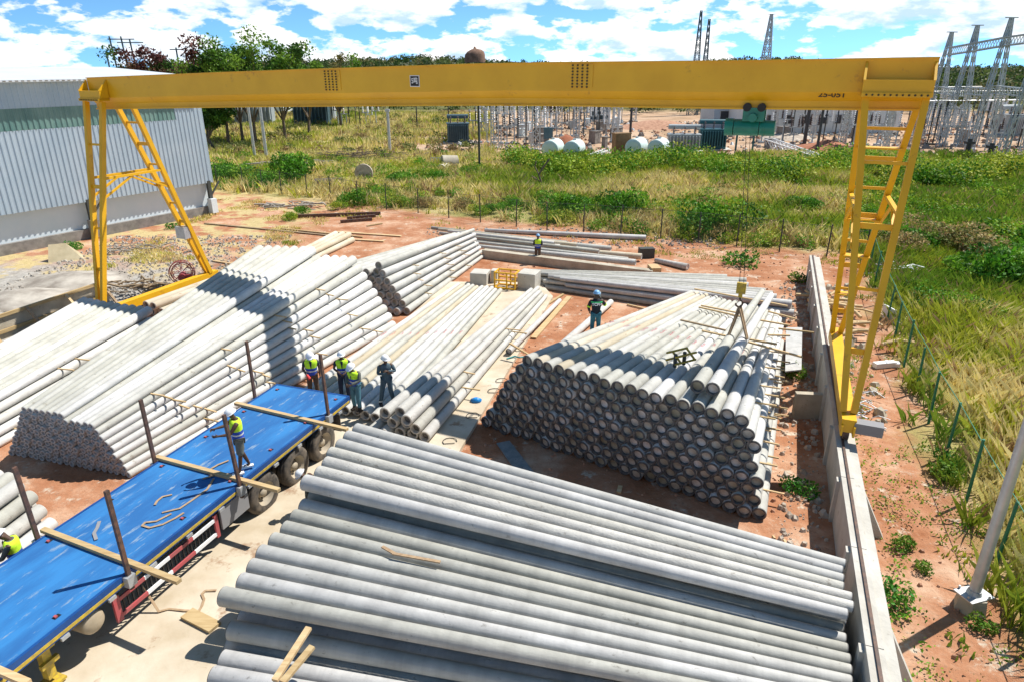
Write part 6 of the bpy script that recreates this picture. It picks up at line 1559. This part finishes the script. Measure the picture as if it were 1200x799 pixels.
def t_strip(x, y, rg):
    wd = (x - WALL_A.x) * WN.x + (y - WALL_A.y) * WN.y; return (wd > 1.2) & (side_dist(x, y) < 3) & (y < 26) & (vnoise(x, y, 1.6, 15) * .6 + vnoise(x, y, .6, 16) * .4 > .56)
leafy('strip_weeds', 'low leafy weeds on the soil between the wall and the green fence', 5200, (5, 20), (6, 30), t_strip, .075, 42, BC + BY + [(.3, .2, .1)], .14)
# single plants
pm_ = [bush_mesh('plant', .5, .55, 420, .11, [(.05, .2, .02), (.12, .30, .03)], 5, 51), bush_mesh('plant', .5, .45, 400, .10, [(.16, .27, .03), (.09, .2, .02)], 5, 52)]
for i, (x, y, s_, k, lb) in enumerate(((938, 575, .9, 0, 'bright leafy plant growing at the foot of the wall beside the big stack'), (932, 440, 1.3, 1, 'weed clump below the pale rectangular slab'), (935, 330, 1.2, 1, 'tall weed at the inner side of the wall far end'),
                                      (865, 312, 1.8, 0, 'low green clump on the soil behind the low grey back stack'), (1100, 560, 1.2, 1, 'leafy yellow green plant inside the green fence'), (1115, 545, .8, 0, 'smaller plant just right of the yellow green plant'), (90, 292, 1.1, 0, 'green weed behind the tan folded sheet'),
                                      (205, 268, 1.0, 0, 'small weed beside the warehouse foot'), (1150, 735, .7, 1, 'weeds at the foot of the light pole'), (1055, 640, .8, 1, 'small weed clump right of the wall buttress'), (1078, 668, .6, 1, 'dry weed tuft near the light pole'), (1050, 710, 1.0, 0, 'green weeds outside the wall near the pole shadow'))):
    o = link('weed_plant', pm_[k]); o.location = G(x, y); o.scale = (s_,) * 3; o.rotation_euler = (0, 0, i); tag(o, lb, 'plant')
def fb4(rg):
    px_ = rg.uniform(235, 560); yy = rg.uniform(132, 186); p = G(px_, yy); return (p.x, p.y)
belt('dry_scrub', 'dry brown and green scrub on the rise behind the left field', 150, fb4, .4, 1.5, [(.28, .2, .09), (.2, .22, .06), (.1, .14, .03), (.35, .28, .12)], .3, 130, 24)
def t_left(x, y, rg):
    px_ = 600 + x / (y * cP + 10.8 * sP) * 800; return (px_ > 225) & (px_ < 575) & (vnoise(x, y, 6, 17) > .25)
grass_field('rise_grass', 'dry straw grass on the rise behind the left field', 16000, (-75, 0), (84, 175), t_left, .8, .2, lambda x, y: np.full(len(x), .12), 5, 35, .5)
def fb5(rg):
    while True:
        px_ = rg.uniform(380, 1290); yy = rg.uniform(198, 292); p = G(px_, yy)
        if back_dist(p.x, p.y) > 1.2 and vnoise(p.x, p.y, 5, 19) > .42: return (p.x, p.y)
belt('field_weeds', 'knee high weeds among the grass of the field', 620, fb5, .3, .95, BC[:2] + BY + BY + [(.34, .25, .10), (.45, .36, .14)], .17, 170, 25)
def fb6(rg):
    while True:
        p = (rg.uniform(13, 42), rg.uniform(9, 42))
        if side_dist(*p) > 1.0 and back_dist(*p) < 2 and vnoise(p[0], p[1], 3.5, 20) > .5: return p
belt('side_weeds', 'leafy weeds among the grass right of the green fence', 210, fb6, .2, .65, BC[:2] + BY + BY + [(.45, .36, .14)], .10, 220, 26)
# bare snag in the field
m = MB(); m.path([Vector((0, 0, 0)), Vector((.1, 0, .9)), Vector((-.15, 0, 1.6)), Vector((.2, 0, 2.2)), Vector((.8, 0, 3.0))], .09, 6); m.path([Vector((-.15, 0, 1.6)), Vector((-.5, .1, 2.3)), Vector((-.4, 0, 2.8))], .06, 5); m.path([Vector((.1, 0, .9)), Vector((-.8, 0, 1.5))], .05, 5)
tag(m.build('dead_tree', M['bark'], loc=G(633, 226)), 'black leafless snag standing in the field', 'dead tree')
# anything left unplaced among the prototypes is removed
for i, o in enumerate(protos):
    if i not in used:
        for c in [q for q in bpy.data.objects if q.parent == o]: bpy.data.objects.remove(c)
        bpy.data.objects.remove(o)
